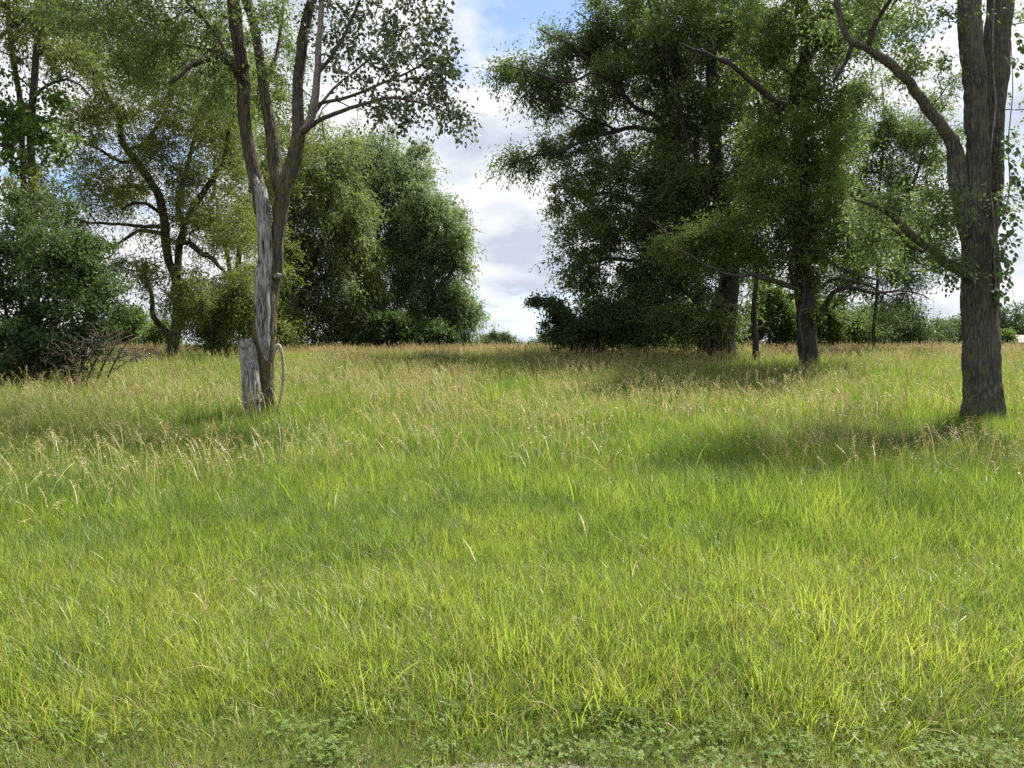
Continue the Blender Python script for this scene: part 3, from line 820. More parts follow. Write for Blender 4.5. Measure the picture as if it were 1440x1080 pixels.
T.limb([(938, 130, 3.4), (905, 95, 2.8, .4), (870, 60, 2.2, .8), (835, 35, 1.4, 1), (810, 15, .7, 1)], "bark_dark", "limb", 8, 0.25, seed=9.1)
T.limb([(866, 122, 2), (830, 85, 1.6, -1.2), (795, 60, 1.1, -1.3), (755, 42, .6, -1.3)], "bark_dark", "limb", 8, 0.25, seed=9.2)
T.limb([(870, 182, 2), (825, 165, 1.6, -.9), (785, 145, 1.2, -1.2), (735, 135, .6, -1.4)], "bark_dark", "limb", 8, 0.25, seed=9.25)
T.limb([(978, 360, 4), (930, 310, 3.4, .5), (880, 280, 2.8, .8), (830, 270, 1.8, 1), (790, 275, .8, 1.1)], "bark_dark", "limb", 8, 0.25, seed=9.3)
T.limb([(986, 430, 4), (935, 385, 3.4, .2), (880, 365, 2.6, .4), (825, 370, 1.6, .5), (785, 385, .8, .5)], "bark_dark", "limb", 8, 0.25, seed=9.4)
for b in ((735, 100, 32, 13, 14), (775, 112, 34, 17, 18), (712, 92, 14, 6, 5), (775, 48, 28, 9, 9), (800, 75, 28, 20, 13), (735, 228, 32, 11, 14), (785, 212, 34, 14, 16), (745, 140, 26, 9, 7), (785, 150, 26, 13, 8), (830, 190, 34, 20, 15), (845, 60, 34, 42, 30), (880, 25, 48, 45, 36), (840, 125, 44, 34, 30), (900, 105, 55, 55, 46), (815, 275, 40, 32, 26), (860, 255, 50, 45, 40),
          (930, 195, 60, 60, 50), (820, 330, 42, 32, 30), (890, 330, 60, 55, 56), (810, 385, 36, 24, 16), (870, 410, 60, 45, 46), (930, 400, 50, 55, 44), (850, 460, 65, 26, 34), (940, 290, 50, 60, 40), (930, 465, 50, 24, 26), (930, 40, 50, 50, 30), (880, -60, 80, 50, 30)):
    T.blob(*b, rY=2.4 if b[2] > 34 else 0.7, gate=0.30 if b[2] > 34 else 0.1, gs=0.8)
T.grow(step=0.35, bulge=0.08, jit=0.07, tip=0.006, maxr=0.06)
T.leaves(150000, 0.140, 0.053, "leaf_dark", ln=0.95, per=15, droop=0.30, out=0.9, thin=8, jitter=0.055, clump=0.40, cfrac=0.22)

T = Tree("dark_tree", 1018, 28.0, "heavy dark tree with thick black trunk left of the vine-grown trunk", twig_mat="bark_dark")
T.limb([(1016, 516, 24), (1015, 495, 20), (1016, 470, 17.5), (1020, 430, 16), (1025, 400, 14), (1023, 370, 12), (1018, 320, 10), (1010, 250, 9), (1002, 150, 8), (1000, 50, 6), (1002, -60, 4), (1004, -150, 1.5)], "bark_dark", "trunk", 20, 0.15, bark=0.014, lump=0.12, seed=4.8, buttress=0.08)
T.limb([(1024, 400, 6), (1045, 350, 5.5, -.4), (1062, 290, 4.5, -.6), (1070, 220, 3.5, -.6), (1066, 150, 2.2, -.5), (1060, 80, 1, -.5)], "bark_dark", "limb", 9, 0.25, seed=4.9)
T.limb([(1014, 290, 5), (985, 240, 4, -.5), (965, 190, 3, -.8), (950, 130, 1.6, -1), (940, 90, .8, -1)], "bark_dark", "limb", 9, 0.25, seed=5.1)
T.limb([(1018, 360, 5), (985, 330, 4, -1), (950, 320, 3, -1.5), (915, 330, 1.4, -1.8)], "bark_dark", "limb", 9, 0.25, seed=5.2)
for b in ((960, 55, 60, 55, 44), (1025, 35, 60, 55, 50), (1000, 140, 65, 60, 56), (950, 260, 50, 50, 40), (990, 290, 60, 60, 56), (1045, 220, 48, 65, 46), (1040, 340, 42, 50, 34), (960, 370, 50, 45, 40), (1080, 100, 45, 60, 30), (985, 430, 30, 40, 18), (1010, -60, 90, 55, 40), (920, 440, 40, 40, 22), (1045, 440, 30, 36, 14)):
    T.blob(*b, rY=2.6, gate=0.31, gs=0.8)
T.grow(step=0.35, bulge=0.08, jit=0.07, tip=0.006, maxr=0.06)
T.leaves(130000, 0.135, 0.052, "leaf_dark", ln=0.95, per=15, droop=0.30, out=0.9, thin=8, jitter=0.055, clump=0.40, cfrac=0.22)

T = Tree("dark_bush", 800, 27.0, "low dark bush at foot of dark trees, jutting into sky gap", "bush", twig_mat="bark_dark")
for k in range(4):
    T.limb([(815 + 8 * k, 508, 2.4), (805 + 12 * k, 475, 1.8, .2 * k), (780 + 22 * k, 448, 1.2, .3 * k), (765 + 26 * k, 432, .6, .3 * k)], "bark_dark", "stem", 7, 0.2, seed=k + 4.4)
for b in ((785, 440, 34, 16, 22), (815, 462, 44, 26, 34), (765, 428, 22, 7, 9), (840, 432, 30, 30, 16), (865, 456, 46, 30, 34), (790, 474, 32, 14, 14), (758, 452, 12, 8, 4)):
    T.blob(*b, rY=1.1, gate=0.44, gs=1.1)
T.grow(step=0.25, bulge=0.1, jit=0.08, tip=0.005, maxr=0.03)
T.leaves(21000, 0.10, 0.055, "leaf_bush", ln=0.35, per=7, droop=0.15, thin=6, jitter=0.05, clump=0.3, cfrac=0.5)

T = Tree("snag", 1062, 26.0, "slim grey bare trunk standing between thick black and vine-grown trunks", "dead tree", twig_mat="bark_grey_twig")
T.limb([(1062, 510, 5), (1062, 480, 4.4), (1060, 450, 4), (1062, 410, 3.4), (1066, 370, 2.6), (1064, 330, 1.6), (1060, 295, .8)], "bark_dark", "trunk", 10, 0.2, bark=0.006, seed=6.1)
for b in ((1050, 440, 45, 50, 30), (1000, 430, 50, 40, 24)):
    T.blob(*b, rY=0.8, gate=0.2)
T.grow(step=0.2, bulge=-0.1, jit=0.12, tip=0.0055, maxr=0.02)

T = Tree("leafy_shrub", 1082, 38.0, "sunlit yellow-green shrub glimpsed behind the slim grey trunk", "shrub")
T.limb([(1082, 505, 2), (1082, 470, 1.5), (1080, 400, .8)], "bark_dark", "stem", 6, 0.3)
for b in ((1080, 420, 26, 45, 40), (1075, 470, 26, 18, 20), (1105, 450, 22, 30, 20)):
    T.blob(*b, gate=0.3)
T.grow(step=0.4, tip=0.007, maxr=0.04)
T.leaves(16000, 0.15, 0.075, "leaf_shrub", ln=0.5, per=7, thin=8, jitter=0.08)

G = "shrubs crowding behind the right-hand trunks"
for (px, Y, lab, bl, n, mt) in (
        (900, 36.0, "dark shrub behind dark trees, second from the sky gap", ((890, 460, 50, 32, 46), (930, 470, 40, 20, 24)), 17000, "leaf_bush"),
        (990, 37.0, "dense dark shrub directly behind the thick black trunk", ((985, 455, 45, 36, 46), (1020, 468, 40, 22, 26)), 17000, "leaf_dark"),
        (1155, 39.0, "mid-green shrub behind the vine-grown trunk and its bare twigs", ((1140, 455, 42, 40, 46), (1185, 455, 40, 36, 36), (1160, 425, 34, 22, 14)), 20000, "leaf_mid")):
    T = Tree("leafy_shrub", px, Y, lab, "shrub", G)
    T.limb([(px, 505, 2), (px + 2, 480, 1.5), (px - 2, 455, .8)], "bark_dark", "stem", 6, 0.3)
    for b in bl:
        T.blob(*b, gate=0.28)
    T.grow(step=0.4, tip=0.007, maxr=0.04)
    T.leaves(n, 0.16, 0.075, mt, ln=0.5, per=7, thin=8, jitter=0.08)

# --- right middle tree, vine-grown trunk ----------------------------------------------------------------------
T = Tree("leafy_tree", 1136, 22.0, "leafy tree with dark creeper-grown trunk and low bare side branches", twig_mat="bark_dark")
T.twig_rate, T.twig_len, T.twig_sag = 3.4, 1.15, -0.09
T.limb([(1138, 535, 17), (1137, 515, 14), (1136, 480, 13), (1134, 440, 12.5), (1131, 405, 12), (1131, 370, 10), (1133, 330, 9), (1130, 270, 8.5), (1128, 200, 8), (1130, 140, 7), (1132, 80, 6), (1130, 0, 5), (1128, -90, 3), (1126, -170, 1)], "bark_dark", "trunk", 22, 0.12, bark=0.012, lump=0.12, seed=3.1, buttress=0.06)
T.limb([(1140, 458, 5), (1149, 447, 4.6, -.2), (1162, 432, 4, -.4), (1172, 413, 3.4, -.6), (1197, 406, 2.7, -.8), (1231, 411, 2, -1), (1272, 408, 1.3, -1.2), (1306, 420, .6, -1.3)], "bark_dark", "limb", 10, 0.15, seed=3.2)
T.limb([(1138, 415, 4), (1147, 408, 3.6, .2), (1162, 396, 3.2, .4), (1188, 391, 2.6, .5), (1213, 398, 2, .6), (1232, 405, 1.4, .6), (1260, 420, .7, .6)], "bark_dark", "limb", 9, 0.15, seed=3.3)
T.limb([(1134, 375, 3.6), (1152, 363, 3, .4), (1182, 376, 2.6, .8), (1200, 386, 2.2, 1), (1232, 392, 1.2, 1.2)], "bark_dark", "limb", 9, 0.15, seed=3.4)
T.limb([(1128, 412, 5), (1120, 408, 4, -.2), (1090, 394, 3.4, -.5), (1060, 387, 2.8, -.8), (1040, 389, 2.3, -.9), (1013, 380, 1.6, -1.1), (988, 374, 1.3, -1.2), (966, 356, 1.0, -1.3), (950, 351, .8, -1.3), (935, 328, .6, -1.3), (914, 308, .4, -1.3)], "bark_twig", "limb", 10, 0.15, seed=3.5)
T.limb([(1125, 405, 4), (1118, 400, 3.6, -.3), (1111, 380, 3, -.4), (1115, 351, 2.2, -.5), (1105, 310, 1.2, -.5)], "bark_dark", "limb", 8, 0.15, seed=3.6)
T.limb([(1127, 180, 5), (1113, 163, 4.5, -.2), (1088, 137, 4, -.5), (1050, 109, 3.6, -.8), (1027, 90, 3, -1), (985, 72, 2.2, -1.2), (955, 60, 1, -1.3)], "bark_dark", "limb", 9, 0.18, seed=3.7)
T.limb([(1129, 125, 4), (1115, 110, 3, .2), (1088, 88, 2.4, .4), (1060, 68, 1.8, .6), (1030, 40, .9, .7)], "bark_dark", "limb", 8, 0.18, seed=3.8)
T.limb([(1131, 90, 4), (1160, 50, 3, .3), (1190, 10, 2.2, .6), (1215, -40, 1, .8)], "bark_dark", "limb", 8, 0.18, seed=3.9)
for b in ((1085, 60, 55, 55, 36), (1150, 40, 55, 50, 34), (1205, 30, 55, 38, 26), (1095, 185, 45, 55, 34), (1160, 200, 38, 65, 34), (1130, 290, 55, 45, 36), (1180, 320, 45, 38, 24), (1080, 285, 38, 55, 26), (1090, 355, 35, 26, 12), (1215, 350, 40, 24, 12), (1140, 130, 40, 45, 24), (1130, 355, 30, 30, 12), (1130, -70, 100, 50, 30)):
    T.blob(*b, rY=1.6, gate=0.36, gs=0.9)
nleaf_nodes = len(T.anch)
for b in ((1265, 420, 50, 24, 26), (1210, 435, 45, 26, 24), (1240, 460, 30, 20, 10), (1185, 450, 30, 18, 10), (985, 335, 60, 30, 28), (1050, 400, 55, 28, 22), (1290, 400, 40, 20, 14)):
    T.blob(*b, rY=0.8, gate=0.2)
T.grow(step=0.25, bulge=0.05, jit=0.09, tip=0.0045, maxr=0.045)
zc_ = float(P(0, 385, 22.0)[2])
T.leaves(92000, 0.108, 0.045, "leaf_mid", ln=0.75, per=13, droop=0.32, out=0.8, thin=7, jitter=0.05, only=lambda p: p[:, 2] > zc_, clump=0.32, cfrac=0.22)

# creeper leaves climbing that trunk
T2 = Tree("creeper", 1136, 21.9, "leafy creeper climbing the dark trunk with low bare side branches", "vine", twig_mat="bark_grey_twig")
T2.limb([(1126, 530, 1.2, -.36), (1130, 490, 1.2, -.34), (1124, 450, 1.2, -.34), (1132, 410, 1.1, -.32), (1126, 360, 1, -.3), (1134, 300, 1, -.28), (1126, 240, .9, -.26), (1132, 160, .8, -.24), (1128, 90, .5, -.2)], "bark_twig", "stem", 6, 0.12, seed=0.7)
for b in ((1132, 395, 18, 22, 24), (1130, 320, 16, 45, 34), (1128, 230, 16, 50, 40), (1130, 130, 16, 50, 34), (1134, 440, 12, 14, 6)):
    T2.blob(*b, rY=0.35, gate=0.2)
T2.grow(step=0.2, tip=0.003, maxr=0.01)
T2.leaves(6500, 0.12, 0.085, "leaf_mid", ln=0.25, per=5, droop=0.4, thin=6, ldroop=0.8)

# --- pale tree behind on the right ----------------------------------------------------------------------------
T = Tree("leafy_tree", 1232, 34.0, "pale see-through tree behind, seen between vine-grown trunk and biggest trunk", twig_mat="bark_dark")
T.limb([(1228, 512, 2.2), (1230, 450, 2), (1234, 390, 1.9), (1232, 320, 1.8), (1238, 250, 1.8), (1244, 180, 1.3, .2), (1240, 110, .7, .3)], "bark_dark", "trunk", 12, 0.3, seed=1.4)
T.limb([(1233, 350, 3), (1262, 300, 2.4, -.6), (1290, 240, 1.8, -.9), (1310, 180, .8, -1)], "bark_dark", "limb", 8, 0.3, seed=1.6)
T.limb([(1233, 330, 3), (1208, 290, 2.2, .6), (1190, 240, 1.2, .9), (1180, 200, .7, 1)], "bark_dark", "limb", 8, 0.3, seed=1.8)
for b in ((1225, 150, 52, 50, 36), (1255, 215, 46, 52, 36), (1205, 245, 52, 55, 40), (1290, 180, 38, 52, 24), (1300, 265, 38, 45, 24), (1240, 310, 55, 42, 34), (1180, 280, 36, 50, 24), (1320, 125, 28, 36, 10), (1280, 350, 45, 25, 14), (1200, 370, 45, 30, 16), (1330, 200, 24, 40, 10), (1275, 375, 50, 28, 20), (1205, 395, 45, 26, 16), (1320, 330, 28, 45, 16), (1240, 430, 40, 24, 10)):
    T.blob(*b, rY=2.0, gate=0.40, gs=0.8)
T.grow(step=0.4, bulge=0.1, jit=0.08, tip=0.007, maxr=0.05)
T.leaves(72000, 0.135, 0.052, "leaf_pale", ln=0.9, per=14, droop=0.4, out=0.8, thin=8, jitter=0.055, clump=0.4, cfrac=0.2)

# --- the big right-hand tree -----------------------------------------------------------------------------------
T = Tree("large_tree", 1381, 12.6, "largest trunk, grey-brown bark, forking low, with leafy vine on its side")
T.limb([(1384, 630, 36), (1383, 600, 29), (1381, 565, 25), (1380, 520, 24), (1380, 470, 23.5), (1380, 430, 23.5), (1379, 400, 23.5), (1377, 360, 23), (1375, 325, 21.5), (1374, 290, 19.5), (1375, 255, 16.5), (1376, 222, 15), (1374, 167, 14.5), (1370, 111, 14.2), (1366, 55, 14.2), (1363, 0, 14.2), (1358, -90, 14), (1352, -210, 11), (1345, -340, 7), (1340, -460, 2)],
       "bark_big", "trunk", 72, 0.035, bark=0.019, lump=0.08, seed=2.2, buttress=0.19)
T.limb([(1370, 350, 13, .0), (1361, 315, 13, 0), (1353, 280, 12.5, 0), (1347, 248, 12, 0), (1342, 218, 10.5, 0), (1340, 203, 8, 0), (1340, 193, 6.5, 0), (1340, 191, 1, 0)], "bark_big", "stem", 36, 0.05, bark=0.010, lump=0.1, seed=2.3)
T.limb([(1343, 222, 8.5, -.02), (1333, 196, 7.8, -.05), (1318, 170, 7.4, -.1), (1303, 150, 7, -.15), (1288, 130, 6.6, -.2), (1270, 110, 6.1, -.3), (1253, 92, 5.9, -.35), (1240, 82, 5.8, -.4), (1222, 68, 5, -.45), (1206, 60, 5, -.5), (1194, 50, 4.6, -.5), (1184, 28, 4.6, -.5), (1177, -5, 4, -.5), (1168, -70, 2.6, -.5), (1160, -130, 1, -.5)], "bark_big", "limb", 26, 0.06, bark=0.008, lump=0.12, seed=2.4)
T.limb([(1221, 67, 3.6, -.45), (1229, 45, 3.5, -.5), (1240, 20, 3, -.6), (1256, -12, 2.6, -.7), (1272, -70, 1.2, -.8)], "bark_dark", "limb", 12, 0.1, seed=2.5)
T.limb([(1200, 58, 3.2, -.5), (1192, 80, 3, -.5), (1183, 98, 2.8, -.5), (1174, 111, 2.4, -.5), (1171, 115, 1, -.5)], "bark_dark", "broken_branch", 12, 0.08, node=False, seed=2.6)
T.limb([(1391, 345, 11, .35), (1395, 290, 11.5, .45), (1399, 222, 12, .5), (1400, 150, 13, .55), (1403, 90, 15, .6), (1406, 30, 16.5, .6), (1409, -40, 16, .6), (1415, -160, 12, .7), (1425, -310, 7, .8), (1430, -430, 2, .8)], "bark_big", "stem", 36, 0.06, bark=0.011, lump=0.09, seed=2.7)
T.limb([(1364, 394, 9, -.05), (1354, 387, 8, -.12), (1343, 379, 7, -.2), (1325, 367, 6.4, -.3), (1306, 352, 6, -.4), (1290, 336, 5.5, -.5), (1270, 318, 5, -.6), (1250, 302, 4.2, -.7), (1230, 290, 3, -.8), (1202, 280, 1.4, -.9)], "bark_big", "limb", 18, 0.06, bark=0.006, lump=0.12, seed=2.8)
T.limb([(1308, 353, 2.4, -.4), (1296, 355, 2.1, -.5), (1278, 345, 1.8, -.6), (1262, 326, 1.2, -.8), (1240, 318, .7, -.9)], "bark_dark", "limb", 8, 0.08, seed=2.9)
for b in ((1235, 292, 40, 18, 18), (1285, 320, 38, 24, 18), (1230, 335, 30, 16, 8), (1310, 300, 32, 45, 16), (1320, 370, 36, 20, 10)):
    T.blob(*b, dY=-.4, rY=0.9, gate=0.25, gs=1.6)
for b in ((1200, 15, 50, 40, 22), (1260, 20, 50, 38, 22), (1300, 55, 34, 26, 10), (1425, 150, 22, 70, 16), (1432, 260, 22, 60, 12), (1280, 110, 22, 14, 5)):
    T.blob(*b, rY=1.2, gate=0.3, gs=1.4)
for b in ((1250, -150, 150, 80, 22), (1400, -260, 150, 90, 18), (1500, -60, 60, 110, 16)):
    T.blob(*b, rY=2.0, gate=0.42)
T.grow(step=0.22, bulge=0.05, jit=0.08, tip=0.0035, maxr=0.028, sides=5)
T.leaves(19000, 0.066, 0.036, "leaf_pale", ln=0.32, per=7, droop=0.2, thin=6, jitter=0.05)

# vine on the right side of that trunk: leaves large enough to be picked apart
vine = thing("climbing_vine", Vector(P(1412, 500, 12.3)), "broad-leaved green vine hanging on right side of the largest trunk", "vine")


class _V:  # lets the tree limb code build the vine's stems
    pass


tv = Tree.__new__(Tree)
tv.Y, tv.root, tv.base, tv.nodes, tv.nrad, tv.anch, tv.twig_mat = 12.3, vine, vine.location, [], [], [], "bark_grey_twig"
tv.extra, tv.twig_rate, tv.twig_len, tv.twig_sag = [], 1.0, 1.0, 0.0
tv.limb([(1404, 470, 1.2), (1402, 420, 1.2), (1399, 370, 1.4), (1398, 310, 1.4), (1392, 262, 1.3, .2), (1394, 205, 1.3, .2), (1400, 150, 1.2, .25), (1397, 100, 1.1, .2), (1396, 50, 1, .2), (1398, 0, .9, .2), (1400, -60, .6, .2)], "bark_grey_twig", "stem", 7, 0.06, seed=0.3)
tv.limb([(1399, 330, 1.2), (1412, 300, 1.1, -.05), (1420, 260, 1, .1), (1418, 200, .9, .2), (1424, 130, .7, .3), (1422, 60, .5, .3)], "bark_grey_twig", "stem", 7, 0.06, seed=0.5)
leaf_src = []
for k in range(3):
    u = np.array([[0, 0, 0], [0.34, 0.2, .03], [0.5, 0.48, .02], [0.36, 0.78, -.02], [0, 1.12, -.10], [-0.36, 0.78, -.02], [-0.5, 0.48, .02], [-0.34, 0.2, .03], [0, 0.5, -.06]], float)
    u[:, :2] *= 1 + rng.normal(size=(9, 1)) * 0.05
    u *= 0.105
    fs = [(8, i, i + 1) for i in range(7)] + [(8, 7, 0)]
    leaf_src.append(mesh_np("leaf", u, tris=fs, mat=M["leaf_vine"], smooth=True, attrs={"rnd": np.full(9, 0.2 + 0.3 * k)}))
nleaf = 0
for k in range(56):
    u_ = rng.uniform(0, 1)
    if u_ < 0.66:
        px, py = rng.normal(1398, 7), rng.uniform(275, 410)
    elif u_ < 0.85:
        px, py = rng.normal(1417, 8), rng.uniform(190, 300)
    else:
        px, py = rng.normal(1410, 12), rng.uniform(20, 190)
    p = P(px, py, 12.28 + rng.uniform(-.16, .12))
    d = norm(np.array([rng.uniform(0.05, 0.9), rng.uniform(-.7, .1), rng.uniform(-.5, .3)]))
    for j in range(int(rng.integers(3, 8))):
        if nleaf >= 290:
            break
        nleaf += 1
        d = norm(d + np.array([0, 0, -0.28]) + rng.normal(size=3) * 0.12)
        p = p + d * 0.062
        o = bpy.data.objects.new("leaf", leaf_src[int(rng.integers(3))])
        sg = 1 if j % 2 else -1
        ax = norm(d * 0.6 + np.cross(d, [0, -1, 0.2]) * sg * 0.7 + np.array([0, -0.15, -0.55]) + rng.normal(size=3) * 0.2)
        nr = norm(np.array([0.25, -0.65, 0.7]) + rng.normal(size=3) * 0.35)
        sd = norm(np.cross(ax, nr))
        nn = np.cross(sd, ax)
        mat = Matrix(((sd[0], ax[0], nn[0]), (sd[1], ax[1], nn[1]), (sd[2], ax[2], nn[2]))).to_4x4()
        s_ = rng.uniform(0.5, 1.05)
        link(o, vine)
        o.matrix_parent_inverse = Matrix.Identity(4)
        o.matrix_local = Matrix.Translation(Vector(p) - vine.location) @ mat @ Matrix.Scale(s_, 4)

# --- distance ---------------------------------------------------------------------------------------------------
far = [  # px, Y, label, blobs, leaves, size, mat
    (1212, 60, "hazy rounded bush group nearest the vine-grown trunk in the right distance", "bush", ((1205, 455, 34, 34, 40), (1235, 450, 26, 30, 26), (1190, 475, 26, 18, 14)), 14000, .22, "leaf_far"),
    (1262, 62, "broad hazy bush in middle of right distance, under bare twigs", "bush", ((1262, 452, 34, 26, 36), (1250, 472, 36, 20, 22), (1285, 470, 24, 18, 16)), 13000, .22, "leaf_far"),
    (1312, 72, "hazy bush just left of the biggest trunk, lowest in its row", "bush", ((1310, 468, 28, 22, 26), (1295, 480, 24, 12, 12)), 9000, .24, "leaf_far"),
    (1345, 78, "hazy round tree partly hidden behind left side of the biggest trunk", "tree", ((1345, 456, 26, 26, 30), (1330, 472, 22, 20, 16)), 9000, .24, "leaf_far"),
    (1420, 110, "blue-hazed tree above the house roof at the right edge", "tree", ((1424, 452, 24, 24, 34), (1412, 468, 20, 12, 14)), 9000, .32, "leaf_far"),
    (1462, 112, "blue-hazed tree cut by right edge above the house", "tree", ((1456, 450, 26, 28, 34),), 8000, .32, "leaf_far"),
    (700, 150, "hazy pointed tree, tallest on the horizon in the sky gap", "tree", ((700, 479, 26, 11, 40), (697, 473, 8, 7, 8)), 9000, .34, "leaf_far"),
    (668, 160, "low hazy tree left of tallest one on horizon in the gap", "tree", ((668, 486, 16, 6, 16),), 4000, .36, "leaf_far"),
    (738, 160, "low hazy tree right of tallest one on horizon in the gap", "tree", ((738, 487, 22, 6, 18),), 4500, .36, "leaf_far"),
    (772, 120, "small pale tree at gap's right side, touching the low dark bush", "tree", ((770, 482, 16, 10, 20),), 4500, .30, "leaf_far"),
]
for (px, Y, lab, cat, bl, n, L, mt) in far:
    T = Tree("far_tree" if cat == "tree" else "far_bush", px, Y, lab, cat, None, twig_mat="bark_dark")
    gz = T.base.z
    py0 = 488 + (EYE - gz) / Y * F
    top = bl[0][1]
    T.limb([(px, py0, 3.0 * 40 / Y + 1), (px + 1, (py0 + top) / 2, 2.0 * 40 / Y + .8), (px, top, 1)], "bark_dark", "trunk", 8, 0.5)
    for (bx, by, rx, ry, na) in bl:
        T.blob(bx, by, rx, ry, na, gate=0.34, gs=0.35)
        T.blob(bx, min(by + ry, py0 - 4), rx * 0.9, ry * 0.7, na // 3, gate=0.3, gs=0.35)
    T.grow(step=0.8, tip=0.012, maxr=0.08)
    T.leaves(n, L, L * 0.5, mt, ln=0.9, per=7, thin=10, jitter=0.2)

# a wood on the horizon, one mass
nw = 26000
wx = rng.uniform(-330, 330, nw)
wh = 3.2 + 3.0 * fbm(np.stack([wx * 0.05, wx * 0, wx * 0], -1), 3)
wy = 260 + rng.uniform(-12, 12, nw)
wz = -2.4 + wh * rng.uniform(0, 1, nw) ** 0.7
p = np.stack([wx, wy, wz], -1)
ax = norm(rng.normal(size=(nw, 3)))
sd = norm(np.cross(ax, rng.normal(size=(nw, 3))))
V = np.stack([p, p + ax * .5 + sd * .45, p + ax * 1.1, p + ax * .5 - sd * .45], 1)
obj("woods", mesh_np("woods", V, quads=np.arange(nw * 4).reshape(-1, 4), mat=M["leaf_far"], attrs={"rnd": np.repeat(rng.uniform(0, 1, nw), 4)}), kind="stuff", label="far low band of woods along the horizon", category="woods")

# young pale shrub beside the house
T = Tree("young_tree", 1417, 62.0, "small pale young tree in front of brick house at right edge", "tree", twig_mat="bark_twig")
gz = T.base.z
T.limb([(1417, 488 + (EYE - gz) / 62 * F, 1.6), (1417, 490, 1.2), (1417, 466, .6)], "bark_twig", "trunk", 7, 0.3)
for b in ((1416, 478, 9, 12, 18), (1417, 468, 5, 6, 6), (1418, 492, 11, 8, 12)):
    T.blob(*b, gate=0.2)
T.grow(step=0.3, tip=0.008, maxr=0.03)
T.leaves(3500, 0.16, 0.08, "leaf_shrub", ln=0.35, per=6, thin=8, jitter=0.08)


# --- house in the right distance -----------------------------------------------------------------------------
def plain(name, col, rough=0.8, noise=0.25, scale=3.0, emission=None):
    m, t = new_mat(name)
    geo = t.n("ShaderNodeNewGeometry")
    nz = t.n("ShaderNodeTexNoise", {"Vector": geo.outputs["Position"], "Scale": scale, "Detail": 5.0}).outputs[0]
    c = t.ramp(nz, [(0.3, tuple(x * (1 - noise) for x in col)), (0.7, tuple(x * (1 + noise) for x in col))])
    pb = t.n("ShaderNodeBsdfPrincipled", {"Base Color": c, "Roughness": rough})
    t.n("ShaderNodeOutputMaterial", {0: pb.outputs[0]})
    return m


M["brick"] = plain("brick_wall", (0.20, 0.085, 0.06))
M["shingle"] = plain("roof_shingle", (0.19, 0.155, 0.145), 0.9, 0.15, 6)
M["glass"] = plain("window_glass", (0.05, 0.06, 0.07), 0.1, 0.1)
M["trim"] = plain("trim_paint", (0.7, 0.68, 0.64), 0.6, 0.05)
M["stake"] = plain("stake_wood", (0.02, 0.018, 0.016), 0.85, 0.4, 30)


def box(x0, x1, y0, y1, z0, z1):
    V = np.array([[x, y, z] for z in (z0, z1) for y in (y0, y1) for x in (x0, x1)], float)
    Q = np.array([[0, 2, 3, 1], [4, 5, 7, 6], [0, 1, 5, 4], [1, 3, 7, 5], [3, 2, 6, 7], [2, 0, 4, 6]])
    return V, Q


hx0, hx1, hy0, hy1 = 49.6, 64.0, 80.0, 88.0
hg = float(ground_z(hx0 + 4, hy0)) - 0.1
house = thing("brick_house", Vector((56, 84, hg)), "low red brick house with pale shingle roof at right edge", "house")
V, Q = box(hx0, hx1, hy0, hy1, hg, 2.05)
obj("wall", mesh_np("wall", V, quads=Q, mat=M["brick"]), house)
e = 0.5
rv = np.array([[hx0 - e, hy0 - e, 1.98], [hx1 + e, hy0 - e, 1.98], [hx1 + e, hy1 + e, 1.98], [hx0 - e, hy1 + e, 1.98],
               [hx0 - e, hy0 - e, 2.12], [hx1 + e, hy0 - e, 2.12], [hx1 + e, hy1 + e, 2.12], [hx0 - e, hy1 + e, 2.12],
               [hx0 + 1.2, 84, 2.95], [hx1 - 1.2, 84, 2.95]])
obj("roof", mesh_np("roof", rv, quads=[[0, 3, 2, 1], [0, 1, 5, 4], [1, 2, 6, 5], [2, 3, 7, 6], [3, 0, 4, 7], [4, 5, 9, 8], [6, 7, 8, 9]], tris=[[5, 6, 9], [7, 4, 8]], mat=M["shingle"]), house)
for x in (51.5, 55.2, 59.5):
    V, Q = box(x, x + 1.5, hy0 - 0.06, hy0 + 0.05, hg + 1.0, hg + 2.2)
    wn = obj("window", mesh_np("window", V, quads=Q, mat=M["trim"]), house)
    V, Q = box(x + .08, x + 1.42, hy0 - 0.075, hy0 - 0.05, hg + 1.08, hg + 2.12)
    pn = obj("pane", mesh_np("pane", V, quads=Q, mat=M["glass"]))
    pn.parent = wn

# short dark stake
sp = P(1424, 588, 12.3)
gz = float(ground_z(sp[0], 12.3))
stk = bpy.data.objects.new("stake", None)
V, Q = tubes([np.array([[sp[0] - .012, 12.3, gz - .1], [sp[0], 12.3, gz + .15], [sp[0] + .012, 13.19, gz + .32], [sp[0] + .02, 13.19, gz + .46]])], [np.array([0.042, .042, .04, .036])], 6)
V = np.vstack([V, V[-6:].mean(0, keepdims=True) + np.array([0.004, 0, .012])])
bpy.data.objects.remove(stk)
obj("stake", mesh_np("stake", V, quads=Q, tris=[[18 + k, 18 + (k + 1) % 6, 24] for k in range(6)], mat=M["stake"]), label="short black stake in the grass beside the largest trunk", category="stake")


